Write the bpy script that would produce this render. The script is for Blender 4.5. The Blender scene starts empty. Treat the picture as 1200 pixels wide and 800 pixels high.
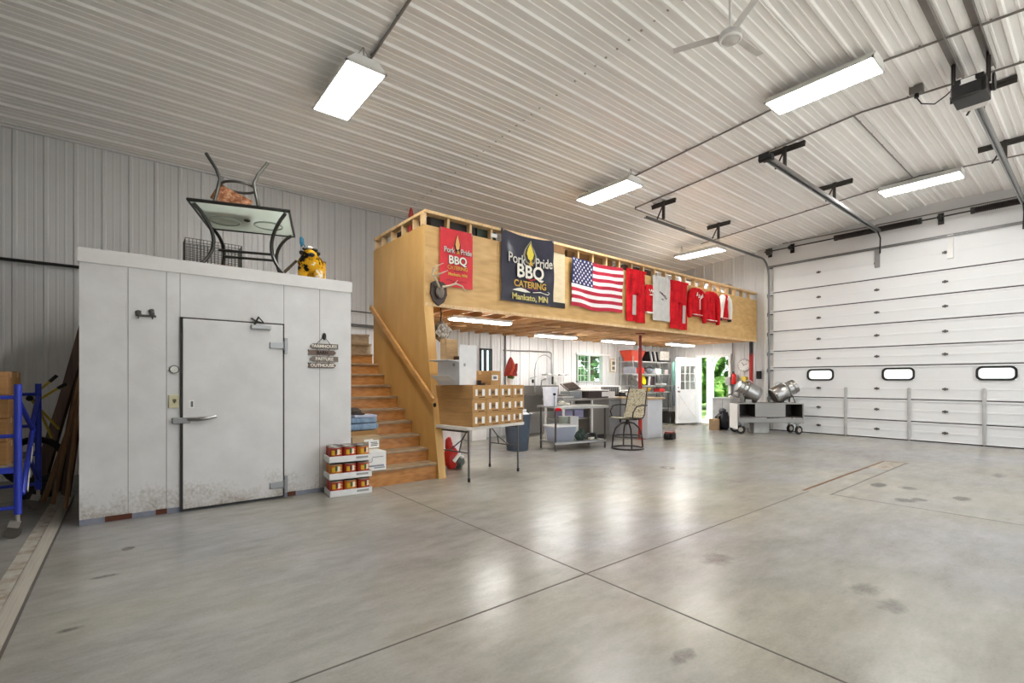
import bpy, math, random
from mathutils import Vector, Matrix
R = random.Random(7)
PI = math.pi
scene = bpy.context.scene
col = scene.collection

# ------------------------------------------------------------------ materials
def lin(h):
    h = h.lstrip('#')
    o = []
    for i in (0, 2, 4):
        c = int(h[i:i+2], 16) / 255
        o.append(c/12.92 if c <= .04045 else ((c+.055)/1.055)**2.4)
    return (*o, 1)

class NT:
    def __init__(s, name):
        s.m = bpy.data.materials.new(name); s.m.use_nodes = True
        s.t = s.m.node_tree; s.t.nodes.clear()
        s.out = s.n('ShaderNodeOutputMaterial')
        s.b = s.n('ShaderNodeBsdfPrincipled')
        s.l(s.b.outputs[0], s.out.inputs[0])
        s.tc = s.n('ShaderNodeTexCoord')
    def n(s, k, **kw):
        x = s.t.nodes.new(k)
        for a, v in kw.items(): setattr(x, a, v)
        return x
    def l(s, a, b): s.t.links.new(a, b)
    def noise(s, scale, detail=4, stretch=(1, 1, 1), coord='Object', rough=.55):
        mp = s.n('ShaderNodeMapping'); mp.inputs['Scale'].default_value = stretch
        s.l(s.tc.outputs[coord], mp.inputs['Vector'])
        nz = s.n('ShaderNodeTexNoise'); nz.inputs['Scale'].default_value = scale
        nz.inputs['Detail'].default_value = detail; nz.inputs['Roughness'].default_value = rough
        s.l(mp.outputs[0], nz.inputs['Vector']); return nz.outputs['Fac']
    def ramp(s, fac, stops):
        r = s.n('ShaderNodeValToRGB'); e = r.color_ramp.elements
        while len(e) < len(stops): e.new(.5)
        for i, (p, c) in enumerate(stops):
            e[i].position = p; e[i].color = c if not isinstance(c, str) else lin(c)
        s.l(fac, r.inputs[0]); return r.outputs[0]
    def mix(s, fac, a, b, mode='MIX'):
        m = s.n('ShaderNodeMix', data_type='RGBA', blend_type=mode)
        for sock, v in ((m.inputs[0], fac), (m.inputs[6], a), (m.inputs[7], b)):
            if hasattr(v, 'links'): s.l(v, sock)
            else: sock.default_value = lin(v) if isinstance(v, str) else v
        return m.outputs[2]
    def math(s, op, a, b=0.0, c=None):
        m = s.n('ShaderNodeMath', operation=op)
        for i, v in enumerate((a, b, c)):
            if v is None: continue
            if hasattr(v, 'links'): s.l(v, m.inputs[i])
            else: m.inputs[i].default_value = v
        return m.outputs[0]
    def bump(s, h, strength=.2, dist=.01):
        b = s.n('ShaderNodeBump'); b.inputs['Strength'].default_value = strength
        b.inputs['Distance'].default_value = dist
        s.l(h, b.inputs['Height']); s.l(b.outputs[0], s.b.inputs['Normal'])
    def base(s, c):
        if hasattr(c, 'links'): s.l(c, s.b.inputs['Base Color'])
        else: s.b.inputs['Base Color'].default_value = lin(c) if isinstance(c, str) else c
    def set(s, rough=None, metal=None, spec=None, coat=None):
        if rough is not None: s.b.inputs['Roughness'].default_value = rough
        if metal is not None: s.b.inputs['Metallic'].default_value = metal
        if spec is not None: s.b.inputs['Specular IOR Level'].default_value = spec
        if coat is not None: s.b.inputs['Coat Weight'].default_value = coat

MATS = {}
def M(c, rough=.55, metal=0, vary=.08, scale=8, spec=.4):
    key = (c, rough, metal, vary, scale)
    if key in MATS: return MATS[key]
    k = NT('paint_' + c.strip('#'))
    base = lin(c)
    lo = tuple(min(1, v*(1-vary)) for v in base[:3]) + (1,)
    hi = tuple(min(1, v*(1+vary)) for v in base[:3]) + (1,)
    k.base(k.ramp(k.noise(scale, 3), [(.3, lo), (.7, hi)]))
    k.set(rough, metal, spec)
    MATS[key] = k.m
    return k.m

def wood(name, a, b, c, stretch, scale=3., rough=.5):
    k = NT(name)
    f = k.noise(scale, 5, stretch)
    w = k.n('ShaderNodeTexWave'); w.inputs['Scale'].default_value = scale*.7
    w.inputs['Distortion'].default_value = 9; w.inputs['Detail'].default_value = 2
    mp = k.n('ShaderNodeMapping'); mp.inputs['Scale'].default_value = stretch
    k.l(k.tc.outputs['Object'], mp.inputs[0]); k.l(mp.outputs[0], w.inputs[0])
    mm = k.math('MULTIPLY_ADD', w.outputs['Fac'], .12, k.math('MULTIPLY', f, .88))
    big = k.noise(.9, 2)
    c1 = k.ramp(mm, [(.25, a), (.5, b), (.75, c)])
    k.base(k.mix(k.math('MULTIPLY', big, .5), c1, k.mix(.5, c1, c)))
    k.set(rough)
    k.bump(mm, .08, .004)
    return k.m
ply = wood('plywood', '#b88d52', '#cfa566', '#deba7d', (.4, .4, 3.0), 3.0, .42)
ply_side = wood('plywood_side', '#c0934f', '#cc9f5c', '#d8af6c', (1.6, 1.6, .5), 2.2, .42)
pine = wood('pine_lumber', '#c59c62', '#dcb884', '#ead0a4', (4, 4, 4), 1.8, .5)
joistw = wood('joist_lumber', '#b58a5a', '#d0a575', '#e2bf92', (6, .6, 6), 2.5, .6)
stairw = wood('stair_riser_wood', '#8f5a27', '#b87b3d', '#c98f50', (.8, 6, 7), 3.0, .38)
treadw = wood('stair_tread_wood', '#79664f', '#9b8466', '#ad9475', (.8, 6, 7), 3.0, .5)
darkw = wood('dark_lumber', '#37281f', '#52392b', '#674a38', (4, 4, .6), 3, .7)
tanw = wood('tan_lumber', '#6f5136', '#8c6947', '#a37f58', (4, 4, .6), 3, .6)
graywood = wood('grey_plank', '#5b5049', '#75695f', '#8a7d72', (1, 6, 8), 6, .7)
brownplank = wood('brown_plank', '#54453c', '#6b5950', '#7d6b60', (1, 6, 8), 6, .7)
countertop = wood('butcher_block', '#9d8461', '#b89e78', '#c9b08a', (6, .8, 4), 3, .45)

def sheet(name, c, rough, vary=.06, metal=0, spec=.5):
    k = NT(name)
    n1 = k.noise(1.3, 4); n2 = k.noise(.35, 2)
    b = lin(c)
    lo = tuple(v*(1-vary) for v in b[:3]) + (1,)
    hi = tuple(min(1, v*(1+vary)) for v in b[:3]) + (1,)
    k.base(k.ramp(k.math('MULTIPLY_ADD', n1, .5, k.math('MULTIPLY', n2, .5)), [(.35, lo), (.65, hi)]))
    k.set(rough, metal, spec)
    return k.m
wall_m = sheet('ribbed_wall_steel', '#d3d2d1', .42)
wall_white_m = sheet('ribbed_wall_steel_white', '#dededb', .42)
ceil_m = sheet('ribbed_ceiling_steel', '#f2f0ed', .25, .05)
door_m = sheet('door_panel_steel', '#dfe0e0', .4, .03)
steel = sheet('stainless_steel', '#a9a7a3', .3, .12, 1)
steel_dk = sheet('worn_stainless', '#8b8781', .42, .15, .85)
alum = sheet('galvanised_steel', '#9b9b9a', .4, .1, .9)
track_m = sheet('dark_galvanised', '#6f6d6b', .42, .15, .8)
black = M('#1b1a1a', .45)
rubber = M('#222120', .75)
blackmet = M('#262422', .4, .3)
white = M('#e6e5e2', .5, 0, .04)
offwhite = M('#d5d1c9', .5)

def cooler_mat():
    k = NT('cooler_panel_white')
    sep = k.n('ShaderNodeSeparateXYZ'); k.l(k.tc.outputs['Object'], sep.inputs[0])
    n = k.noise(38, 6, (1, 1, .8), rough=.7); m = k.noise(3.5, 4)
    # dirt splashed on the lower half metre, blotchy
    low = k.math('SMOOTH_MIN', 1.0, k.math('MAXIMUM', 0.0, k.math('MULTIPLY_ADD', sep.outputs[2], -1.75, 1.0)), .05)
    d = k.math('MULTIPLY', low, k.math('MULTIPLY', n, k.math('MULTIPLY_ADD', m, 1.6, -.15)))
    fac = k.ramp(d, [(.17, (0, 0, 0, 1)), (.42, (.75, .75, .75, 1))])
    clean = k.ramp(m, [(.3, '#cfcdcb'), (.7, '#dbdad8')])
    k.base(k.mix(fac, clean, '#84745f'))
    k.set(.42); return k.m
cooler_m = cooler_mat()

def concrete():
    k = NT('polished_concrete')
    big = k.noise(.45, 4, rough=.6); mid = k.noise(2.2, 8, (1, 1.7, 1), rough=.72); fine = k.noise(60, 4, rough=.7)
    swirl = k.noise(5, 9, (.5, 1.6, 1), rough=.75)
    v = k.math('MULTIPLY_ADD', big, .34, k.math('MULTIPLY_ADD', mid, .3, k.math('MULTIPLY_ADD', swirl, .24, k.math('MULTIPLY', fine, .12))))
    c = k.ramp(v, [(.34, '#6f6d67'), (.46, '#8c8a85'), (.56, '#9b9a96'), (.68, '#adacaa')])
    warm = k.ramp(k.noise(.3, 3), [(.4, '#fdf9ec'), (.6, '#f8f9ff')])
    c = k.mix(1.0, c, warm, 'MULTIPLY')
    # oil drips and scuffs with their own outlines
    stains = [(7.53, 1.84, .2, .05, .9), (6.79, 1.42, .13, .06, .85), (6.95, 1.33, .1, .05, .8), (7.4, 1.03, .16, .05, .9),
              (7.6, 1.55, .16, .07, .5), (2.1, 1.29, .12, .03, .55), (3.45, 1.84, .2, .07, .45), (6.5, 4.21, .16, .1, .6),
              (3.7, .97, .16, .05, .45), (3.55, .8, .15, .05, .4), (.0, 4.9, .05, .03, .8), (-.12, 4.3, .1, .02, .6), (-.25, 3.5, .07, .02, .5),
              (9.6, .95, .25, .05, .5), (5.1, 4.55, .5, .2, .25), (8.6, 4.3, .3, .07, .25)]
    sep = k.n('ShaderNodeSeparateXYZ'); k.l(k.tc.outputs['Object'], sep.inputs[0])
    wob = k.math('MULTIPLY_ADD', k.noise(14, 3), 1.6, -.8)
    tot = None
    for (x, y, rx, ry, a) in stains:
        dx = k.math('DIVIDE', k.math('SUBTRACT', sep.outputs[0], x), rx)
        dy = k.math('DIVIDE', k.math('SUBTRACT', sep.outputs[1], y), ry*1.8)
        d = k.math('ADD', k.math('ADD', k.math('MULTIPLY', dx, dx), k.math('MULTIPLY', dy, dy)), wob)
        e = k.math('MULTIPLY', k.math('MAXIMUM', 0.0, k.math('SUBTRACT', 1.0, d)), a)
        tot = e if tot is None else k.math('ADD', tot, e)
    tot = k.ramp(k.math('MULTIPLY', tot, k.math('MULTIPLY_ADD', fine, 1.6, .1)), [(.08, (0, 0, 0, 1)), (.55, (.85, .85, .85, 1))])
    k.base(k.mix(tot, c, '#4b4740'))
    k.set(.27, spec=.6)
    return k.m
conc = concrete()

def cardboard_mat(c='#b3895b'):
    key = ('cb', c)
    if key in MATS: return MATS[key]
    k = NT('cardboard')
    b = lin(c); lo = tuple(v*.86 for v in b[:3])+(1,); hi = tuple(v*1.1 for v in b[:3])+(1,)
    k.base(k.ramp(k.noise(5, 4, (1, 1, 6)), [(.3, lo), (.7, hi)])); k.set(.75, spec=.2)
    MATS[key] = k.m; return k.m

def camo_mat(stops, scale=9, nm='camouflage_fabric'):
    k = NT(nm)
    k.base(k.ramp(k.noise(scale, 5, rough=.7), stops)); k.set(.85, spec=.15); return k.m
camo = camo_mat([(.3, '#4d4a3a'), (.44, '#9a917a'), (.52, '#c9c2ad'), (.62, '#7d7a5c'), (.75, '#3e4030')], 26)
camo2 = camo_mat([(.3, '#2c2a27'), (.48, '#8a8379'), (.58, '#c9c4ba'), (.7, '#3a3531')], 22, 'grey_camouflage')
leafsling = camo_mat([(.3, '#4b2a19'), (.5, '#9a6648'), (.62, '#c89b7a'), (.75, '#6b3a22')], 14, 'leaf_pattern_sling')
redcloth = camo_mat([(.3, '#a80f19'), (.6, '#d5202a')], 5, 'red_cloth')
denim = camo_mat([(.3, '#5d7590'), (.6, '#8ba2ba')], 9, 'denim')
yellowcow = camo_mat([(.0, '#16130f'), (.43, '#17130e'), (.46, '#d8a01d'), (.57, '#e0ac2b'), (.6, '#e6e2d6')], 4.2, 'painted_patches')
leafm = camo_mat([(.3, '#314d22'), (.5, '#557a39'), (.68, '#7fa052')], 3.0, 'foliage')
leafm2 = camo_mat([(.3, '#26402a'), (.5, '#426a3e'), (.7, '#6b9156')], 3.0, 'foliage_dark')
grassm = camo_mat([(.3, '#5f7d3e'), (.6, '#86a25e')], 2.2, 'lawn')

def emis(name, c, s):
    k = NT(name); k.b.inputs['Emission Color'].default_value = c
    k.b.inputs['Emission Strength'].default_value = s; k.base((.8, .8, .8, 1)); return k.m
lamp_m = emis('fluorescent_lens', (1, .985, .96, 1), 30)
lamp2_m = emis('shop_light_lens', (1, .985, .95, 1), 48)

def glass_mat(name='window_glass', tint=(.95, .98, .96, 1), refl=.12):
    k = NT(name)
    t = k.n('ShaderNodeBsdfTransparent'); t.inputs[0].default_value = tint
    g = k.n('ShaderNodeBsdfGlossy'); g.inputs['Roughness'].default_value = .03
    mx = k.n('ShaderNodeMixShader')
    fr = k.n('ShaderNodeLayerWeight'); fr.inputs[0].default_value = .5
    k.l(k.math('MULTIPLY_ADD', k.math('POWER', fr.outputs['Facing'], 4.0), .5, refl*.5), mx.inputs[0])
    k.l(t.outputs[0], mx.inputs[1]); k.l(g.outputs[0], mx.inputs[2]); k.l(mx.outputs[0], k.out.inputs[0])
    return k.m
glass = glass_mat()
def frosted(name, c):
    k = NT(name)
    t = k.n('ShaderNodeBsdfTranslucent'); t.inputs[0].default_value = lin(c)
    d = k.n('ShaderNodeBsdfDiffuse'); d.inputs[0].default_value = lin(c)
    tr = k.n('ShaderNodeBsdfTransparent'); tr.inputs[0].default_value = lin(c)
    m1 = k.n('ShaderNodeMixShader'); m1.inputs[0].default_value = .35
    m2 = k.n('ShaderNodeMixShader'); m2.inputs[0].default_value = .08
    k.l(t.outputs[0], m1.inputs[1]); k.l(d.outputs[0], m1.inputs[2])
    k.l(m1.outputs[0], m2.inputs[1]); k.l(tr.outputs[0], m2.inputs[2]); k.l(m2.outputs[0], k.out.inputs[0])
    return k.m
acrylic = frosted('frosted_acrylic', '#fdfdfd')
tabletopglass = frosted('frosted_table_glass', '#e0e6e0')
poly = frosted('clear_tub_plastic', '#d5dbe6')

# ------------------------------------------------------------------ mesh building
class MB:
    def __init__(s): s.v = []; s.f = []; s.mi = []; s.cur = 0
    def add(s, vs, fs):
        o = len(s.v); s.v += [tuple(v) for v in vs]
        s.f += [tuple(i+o for i in f) for f in fs]; s.mi += [s.cur]*len(fs); return s
    def box(s, c, d, rz=0, rx=0, ry=0):
        m = Matrix.Translation(c) @ Matrix.Rotation(rz, 4, 'Z') @ Matrix.Rotation(ry, 4, 'Y') @ Matrix.Rotation(rx, 4, 'X')
        vs = [m @ Vector((x*d[0]/2, y*d[1]/2, z*d[2]/2)) for x in (-1, 1) for y in (-1, 1) for z in (-1, 1)]
        return s.add(vs, [(0, 1, 3, 2), (4, 6, 7, 5), (0, 4, 5, 1), (2, 3, 7, 6), (0, 2, 6, 4), (1, 5, 7, 3)])
    def bb(s, a, b):
        return s.box([(a[i]+b[i])/2 for i in range(3)], [abs(b[i]-a[i]) for i in range(3)])
    def tube(s, pts, r, n=8, closed=False, cap=True):
        P = [Vector(p) for p in pts]; k = len(P)
        rs = r if isinstance(r, (list, tuple)) else [r]*k
        vs = []; up = None
        for i, p in enumerate(P):
            a = P[i-1] if (i > 0 or closed) else P[i]
            b = P[(i+1) % k] if (i < k-1 or closed) else P[i]
            t = (b-a).normalized()
            if up is None:
                up = Vector((0, 0, 1)) if abs(t.z) < .9 else Vector((1, 0, 0))
            u = (up - t*up.dot(t))
            if u.length < 1e-4: u = t.orthogonal()
            u.normalize(); w = t.cross(u); up = u
            for j in range(n):
                q = 2*PI*j/n
                vs.append(p + (u*math.cos(q) + w*math.sin(q))*rs[i])
        fs = []
        for i in range(k if closed else k-1):
            o = i*n; q = ((i+1) % k)*n
            for j in range(n): fs.append((o+j, o+(j+1) % n, q+(j+1) % n, q+j))
        if cap and not closed:
            fs.append(tuple(reversed(range(n)))); fs.append(tuple((k-1)*n+j for j in range(n)))
        return s.add(vs, fs)
    def cyl(s, a, b, r, n=20): return s.tube([a, b], r, n)
    def ring(s, c, R_, r, n=32, m=8, axis='Z'):
        pts = []
        for i in range(n):
            q = 2*PI*i/n; x, y = R_*math.cos(q), R_*math.sin(q)
            pts.append({'Z': (c[0]+x, c[1]+y, c[2]), 'Y': (c[0]+x, c[1], c[2]+y), 'X': (c[0], c[1]+x, c[2]+y)}[axis])
        return s.tube(pts, r, m, closed=True)
    def lathe(s, prof, n=28, mat=None, cap=True):
        mat = mat or Matrix.Identity(4)
        vs = []; fs = []
        for (r, z) in prof:
            for j in range(n):
                q = 2*PI*j/n; vs.append(mat @ Vector((r*math.cos(q), r*math.sin(q), z)))
        for i in range(len(prof)-1):
            for j in range(n): fs.append((i*n+j, i*n+(j+1) % n, (i+1)*n+(j+1) % n, (i+1)*n+j))
        if cap:
            fs.append(tuple(reversed(range(n)))); fs.append(tuple((len(prof)-1)*n+j for j in range(n)))
        return s.add(vs, fs)
    def prism(s, poly, mat, d):   # polygon in local xy, extruded along local z by d
        n = len(poly)
        vs = [mat @ Vector((x, y, 0)) for x, y in poly] + [mat @ Vector((x, y, d)) for x, y in poly]
        fs = [tuple(reversed(range(n))), tuple(range(n, 2*n))] + [(i, (i+1) % n, n+(i+1) % n, n+i) for i in range(n)]
        return s.add(vs, fs)
    def blob(s, c, r, seed=0, amp=.2, nu=10, nv=7):
        rr = random.Random(seed); vs = []; fs = []
        for i in range(nv+1):
            a = PI*i/nv
            for j in range(nu):
                b = 2*PI*j/nu; k = 1+(rr.random()-.5)*amp*2 if 0 < i < nv else 1
                vs.append((c[0]+r[0]*k*math.sin(a)*math.cos(b), c[1]+r[1]*k*math.sin(a)*math.sin(b), c[2]+r[2]*k*math.cos(a)))
        for i in range(nv):
            for j in range(nu): fs.append((i*nu+j, (i+1)*nu+j, (i+1)*nu+(j+1) % nu, i*nu+(j+1) % nu))
        return s.add(vs, fs)
    def build(s, name, mat, parent=None, smooth=False, bevel=0, loc=None):
        me = bpy.data.meshes.new(name); me.from_pydata(s.v, [], s.f)
        mats = mat if isinstance(mat, (list, tuple)) else [mat]
        for m in mats: me.materials.append(m)
        if len(mats) > 1: me.polygons.foreach_set('material_index', s.mi)
        import bmesh
        bm = bmesh.new(); bm.from_mesh(me); bmesh.ops.recalc_face_normals(bm, faces=bm.faces); bm.to_mesh(me); bm.free()
        if smooth:
            me.polygons.foreach_set('use_smooth', [True]*len(me.polygons))
            try: me.set_sharp_from_angle(angle=math.radians(40))
            except Exception: pass
        me.update()
        o = bpy.data.objects.new(name, me); col.objects.link(o)
        if parent: o.parent = parent
        if loc: o.location = loc
        if bevel:
            b = o.modifiers.new('edge', 'BEVEL'); b.width = bevel; b.segments = 2; b.limit_method = 'ANGLE'
        return o

def tag(o, label, cat, group=None):
    o['label'] = label; o['category'] = cat
    if group: o['group'] = group
    return o
def thing(name, label, cat, loc=(0, 0, 0), rz=0, group=None):
    o = bpy.data.objects.new(name, None); col.objects.link(o)
    o.location = loc; o.rotation_euler = (0, 0, rz); o.empty_display_size = .1
    return tag(o, label, cat, group)
def struct(o): o['kind'] = 'structure'; return o
def part_label(o, l): o['label'] = l; return o
def dup(root, label, loc=None, rz=None, group=None):
    c = root.copy(); col.objects.link(c); c['label'] = label
    if group: c['group'] = group
    if loc: c.location = loc
    if rz is not None: c.rotation_euler = (0, 0, rz)
    def kids(a, b):
        for ch in [x for x in bpy.data.objects if x.parent == a]:
            d = ch.copy(); col.objects.link(d); d.parent = b; d.matrix_parent_inverse = ch.matrix_parent_inverse.copy()
            kids(ch, d)
    kids(root, c)
    return c
def text(name, s, size, mat, parent, loc, rot=(PI/2, 0, 0), bold=0., ext=.002, sx=1, warp=None):
    cu = bpy.data.curves.new('t', 'FONT'); cu.body = s; cu.size = size; cu.align_x = 'CENTER'; cu.align_y = 'CENTER'
    cu.extrude = ext; cu.offset = bold
    o = bpy.data.objects.new('t', cu); col.objects.link(o)
    dg = bpy.context.evaluated_depsgraph_get(); dg.update()
    me = bpy.data.meshes.new_from_object(o.evaluated_get(dg))
    bpy.data.objects.remove(o); bpy.data.curves.remove(cu)
    me.materials.clear(); me.materials.append(mat)
    m = Matrix.Translation(loc) @ Matrix.Rotation(rot[2], 4, 'Z') @ Matrix.Rotation(rot[1], 4, 'Y') @ Matrix.Rotation(rot[0], 4, 'X') @ Matrix.Diagonal((sx, 1, 1, 1))
    for v in me.vertices:
        p = m @ v.co
        if warp: p = warp(p)
        v.co = p
    me.name = name
    q = bpy.data.objects.new(name, me); col.objects.link(q); q.parent = parent
    return q

# ------------------------------------------------------------------ place: constants (metres)
XW0, XW1 = -6.0, 13.72          # end wall behind the camera side / overhead door wall
YW0, YW1 = -4.8, 9.21           # side walls
YR, ZR, SL = 2.2, 5.225, .0676  # ridge
def cz(y): return ZR - SL*abs(y-YR)
PER = .3056
PROF = [(0, 0), (.016, .02), (.046, .02), (.062, 0), (.125, 0), (.131, .004), (.15, .004), (.156, 0), (.212, 0), (.218, .004), (.237, .004), (.243, 0)]
def prof_pts(u0, u1, phase=0):
    out = [(u0, 0)]
    k = math.floor((u0-phase)/PER)-1
    while phase+k*PER < u1:
        for du, h in PROF:
            u = phase+k*PER+du
            if u0+.001 < u < u1-.001: out.append((u, h))
        k += 1
    out.append((u1, 0)); return out
def ribwall(mb, u0, u1, z0, z1, put, phase=0):
    pts = prof_pts(u0, u1, phase)
    f = z1 if callable(z1) else (lambda u: z1)
    vs = []
    for u, h in pts: vs += [put(u, h, z0), put(u, h, f(u))]
    mb.add(vs, [(2*i, 2*i+2, 2*i+3, 2*i+1) for i in range(len(pts)-1)])

# floor
mb = MB(); mb.bb((XW0, YW0, -.15), (XW1+.15, YW1, 0)); struct(mb.build('floor', conc))
def trim(n, a, b, m):
    q = MB(); q.bb(a, b); return struct(q.build('trim_%d' % n, m))
jm = M('#55504a', .8)
jmr = M('#6b4e35', .8)
trim(1, (2.478, YW0, -.001), (2.490, 6.05, .0012), jm)
trim(2, (-.40, 2.262, -.001), (6.45, 2.273, .0012), jm)
trim(3, (6.45, 2.31, -.001), (9.86, 2.345, .0016), jmr)
trim(4, (9.83, 2.01, -.001), (9.86, 2.345, .0016), jmr)
trim(5, (6.45, 2.03, -.001), (9.86, 2.045, .0014), jm)
trim(6, (6.47, YW0, -.001), (6.482, 2.03, .0012), jm)
dirty = camo_mat([(.35, '#857b6c'), (.5, '#a09a8f'), (.7, '#aaa7a1')], 9, 'rust_dusty_concrete')
trim(7, (8.9, 2.05, -.001), (9.83, 2.31, .0009), dirty)
# worn channel strip running along the floor beside the cooler
stripm = wood('worn_strip', '#8f897e', '#a19b90', '#aea89d', (6, .5, 4), 3, .8)
trim(8, (-.575, YW0, -.001), (-.495, 7.8, .007), stripm)
trim(9, (-.492, YW0, -.001), (-.478, 7.8, .002), jm)
trim(10, (-.665, YW0, -.001), (-.58, 7.8, .003), dirty)

# back wall with two window openings
PB = lambda u, h, z: (u, YW1-h, z)
win = [(6.42, 6.76, 1.3, 2.1), (9.68, 10.74, 1.3, 2.075)]
mb = MB(); x = XW0
for (a, b, z0, z1) in win:
    ribwall(mb, x, a, 0, cz(YW1), PB, -.0); ribwall(mb, a, b, 0, z0, PB); ribwall(mb, a, b, z1, cz(YW1), PB); x = b
ribwall(mb, x, XW1, 0, cz(YW1), PB)
struct(mb.build('wall_back', wall_m))
PR = lambda u, h, z: (u, YW0+h, z)
mb = MB()   # unseen door opening added behind the camera so daylight brightens the ceiling
ribwall(mb, XW0, 2.5, 0, cz(YW0), PR); ribwall(mb, 2.5, 11.5, 4.3, cz(YW0), PR); ribwall(mb, 11.5, XW1, 0, cz(YW0), PR)
struct(mb.build('wall_right', wall_m))
mb = MB(); ribwall(mb, YW0, YW1, 0, cz, lambda u, h, z: (XW0+h, u, z)); struct(mb.build('wall_rear', wall_m))
# overhead door wall: ribs left of the door, smooth header above
OD0, OD1, ODH = -1.42, 5.82, 4.47
PDW = (6.93, 7.86, 2.05)
PX = lambda u, h, z: (XW1-h, u, z)
mb = MB()
ribwall(mb, OD1, PDW[0], 0, cz, PX, .05); ribwall(mb, PDW[0], PDW[1], PDW[2], cz, PX, .05); ribwall(mb, PDW[1], YW1, 0, cz, PX, .05)
ribwall(mb, YW0, OD0, 0, cz, PX, .05)
mb.add([(XW1-.01, OD0, ODH), (XW1-.01, OD1, ODH), (XW1-.01, OD1, cz(OD1)), (XW1-.01, YR, ZR), (XW1-.01, OD0, cz(OD0))], [(0, 1, 2, 3, 4)])
struct(mb.build('wall_front', wall_m))
# ceiling: ribs along X, two pitches
mb = MB()
for (a, b) in ((YR, YW1), (YW0, YR)):
    pts = prof_pts(a, b, YR-.03)
    vs = []
    for u, h in pts:
        h *= 1.6 if h < .01 else 1.2
        vs += [(XW0, u, cz(u)-h), (XW1, u, cz(u)-h)]
    mb.add(vs, [(2*i, 2*i+2, 2*i+3, 2*i+1) for i in range(len(pts)-1)])
struct(mb.build('ceiling', ceil_m))
q = MB(); q.bb((XW0, YW1-.06, cz(YW1)-.035), (XW1, YW1-.005, cz(YW1)-.005)); struct(q.build('trim_11', wall_m))
# panel lap with its row of screws across the ceiling
q = MB()
for i in range(40):
    y = 2.35 + i*.165
    q.box((4.36, y, cz(y)-.006), (.022, .022, .012))
struct(q.build('trim_12', M('#a8a49d', .5)))
q = MB()
q.add([(XW1-.03, OD1, cz(OD1)-.002), (XW1-.03, YR, ZR-.002), (XW1-.03, OD0, cz(OD0)-.002), (XW1-.03, OD0, cz(OD0)-.05), (XW1-.03, YR, ZR-.05), (XW1-.03, OD1, cz(OD1)-.05)], [(0, 1, 4, 5), (1, 2, 3, 4)])
struct(q.build('trim_13', wall_m))
q = MB(); q.bb((XW1-.05, YW1-.05, 0), (XW1-.005, YW1-.005, cz(YW1)-.04)); struct(q.build('trim_14', wall_m))
q = MB(); q.bb((8.78, YW1-.045, 1.3), (8.9, YW1-.002, 2.75)); q.bb((11.5, YW1-.03, 1.43), (11.54, YW1-.002, 2.66)); struct(q.build('trim_15', wall_white_m))

# windows in the back wall
def window(n, a, b, z0, z1, fm, slider):
    w = thing('window_%d' % n, '', 'window'); del w['label']; del w['category']; struct(w)
    f = MB(); t = .035
    for (p, q_) in (((a, z0), (b, z0+t)), ((a, z1-t), (b, z1)), ((a, z0), (a+t, z1)), ((b-t, z0), (b, z1))):
        f.bb((p[0], YW1-.05, p[1]), (q_[0], YW1+.06, q_[1]))
    f.build('window_frame', fm, w)
    m = (a+b)/2
    s = MB(); s.bb((m-.03, YW1-.02, z0), (m+.03, YW1+.04, z1)); s.build('meeting_rail', fm, w)
    g = MB(); g.bb((a+.03, YW1+.015, z0+.03), (b-.03, YW1+.02, z1-.03)); g.build('pane', glass, w)
    if slider:
        k = MB()
        for i in range(1, 3):
            xx = a+.035+(m-.03-a-.035)*i/3; k.bb((xx-.007, YW1+.0, z0), (xx+.007, YW1+.012, z1))
        for i in range(1, 4):
            zz = z0+(z1-z0)*i/4; k.bb((a, YW1, zz-.007), (m-.03, YW1+.012, zz+.007))
        k.build('muntin', fm, w)
        h = MB(); h.bb((a-.05, YW1-.07, z1-.005), (b+.33, YW1-.022, z1+.035)); h.build('head_trim', white, w)
    return w
window(1, *win[0], M('#2f2c2a', .5), False)
window(2, *win[1], M('#a9b3aa', .5), True)

# ------------------------------------------------------------------ overhead sectional door
d1 = thing('door_1', '', 'd'); del d1['label']; del d1['category']; struct(d1)
secs = [0, .43, .92, 1.69, 2.135, 2.672, 3.21, 3.724, ODH]
gap = M('#4b4a49', .7)
wins = [4.55, 2.98, 1.40, -.18]
WW, WZ0, WZ1 = .60, 1.345, 1.64
def rrect(cx, cz_, w, h, r, n=6):
    pts = []
    for (sx, sy, a0) in ((1, 1, 0), (-1, 1, 90), (-1, -1, 180), (1, -1, 270)):
        for i in range(n+1):
            a = math.radians(a0+90*i/n)
            pts.append((cx+sx*(w/2-r)+r*math.cos(a), cz_+sy*(h/2-r)+r*math.sin(a)))
    return pts
XD = XW1-.03
for i in range(8):
    z0, z1 = secs[i]+(.013 if i else 0), secs[i+1]-.013
    p = MB(); ys = []
    if i == 2:
        # section pierced by the windows: rows below, above and between the openings
        p.bb((XD, OD0, z0), (XD+.05, OD1, WZ0+.02)); p.bb((XD, OD0, WZ1-.02), (XD+.05, OD1, z1))
        e = OD1
        for wy in wins:
            p.bb((XD, wy+WW/2-.02, WZ0+.02), (XD+.05, e, WZ1-.02)); e = wy-WW/2+.02
        p.bb((XD, OD0, WZ0+.02), (XD+.05, e, WZ1-.02))
    else:
        p.bb((XD, OD0, z0), (XD+.05, OD1, z1))
    # pressed ribs of the section
    zz = z0+.012
    p.bb((XD-.016, OD0, z0), (XD, OD1, z0+.035)); p.bb((XD-.016, OD0, z1-.035), (XD, OD1, z1))
    if i != 2: p.bb((XD-.005, OD0, (z0+z1)/2-.02), (XD, OD1, (z0+z1)/2+.02))
    else: p.bb((XD-.005, OD0, 1.14), (XD, OD1, 1.17))
    s = p.build('door_section', door_m, d1, bevel=.003)
q = MB()
for z in secs[1:-1]: q.bb((XD-.004, OD0, z-.013), (XD+.03, OD1, z+.013))
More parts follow.
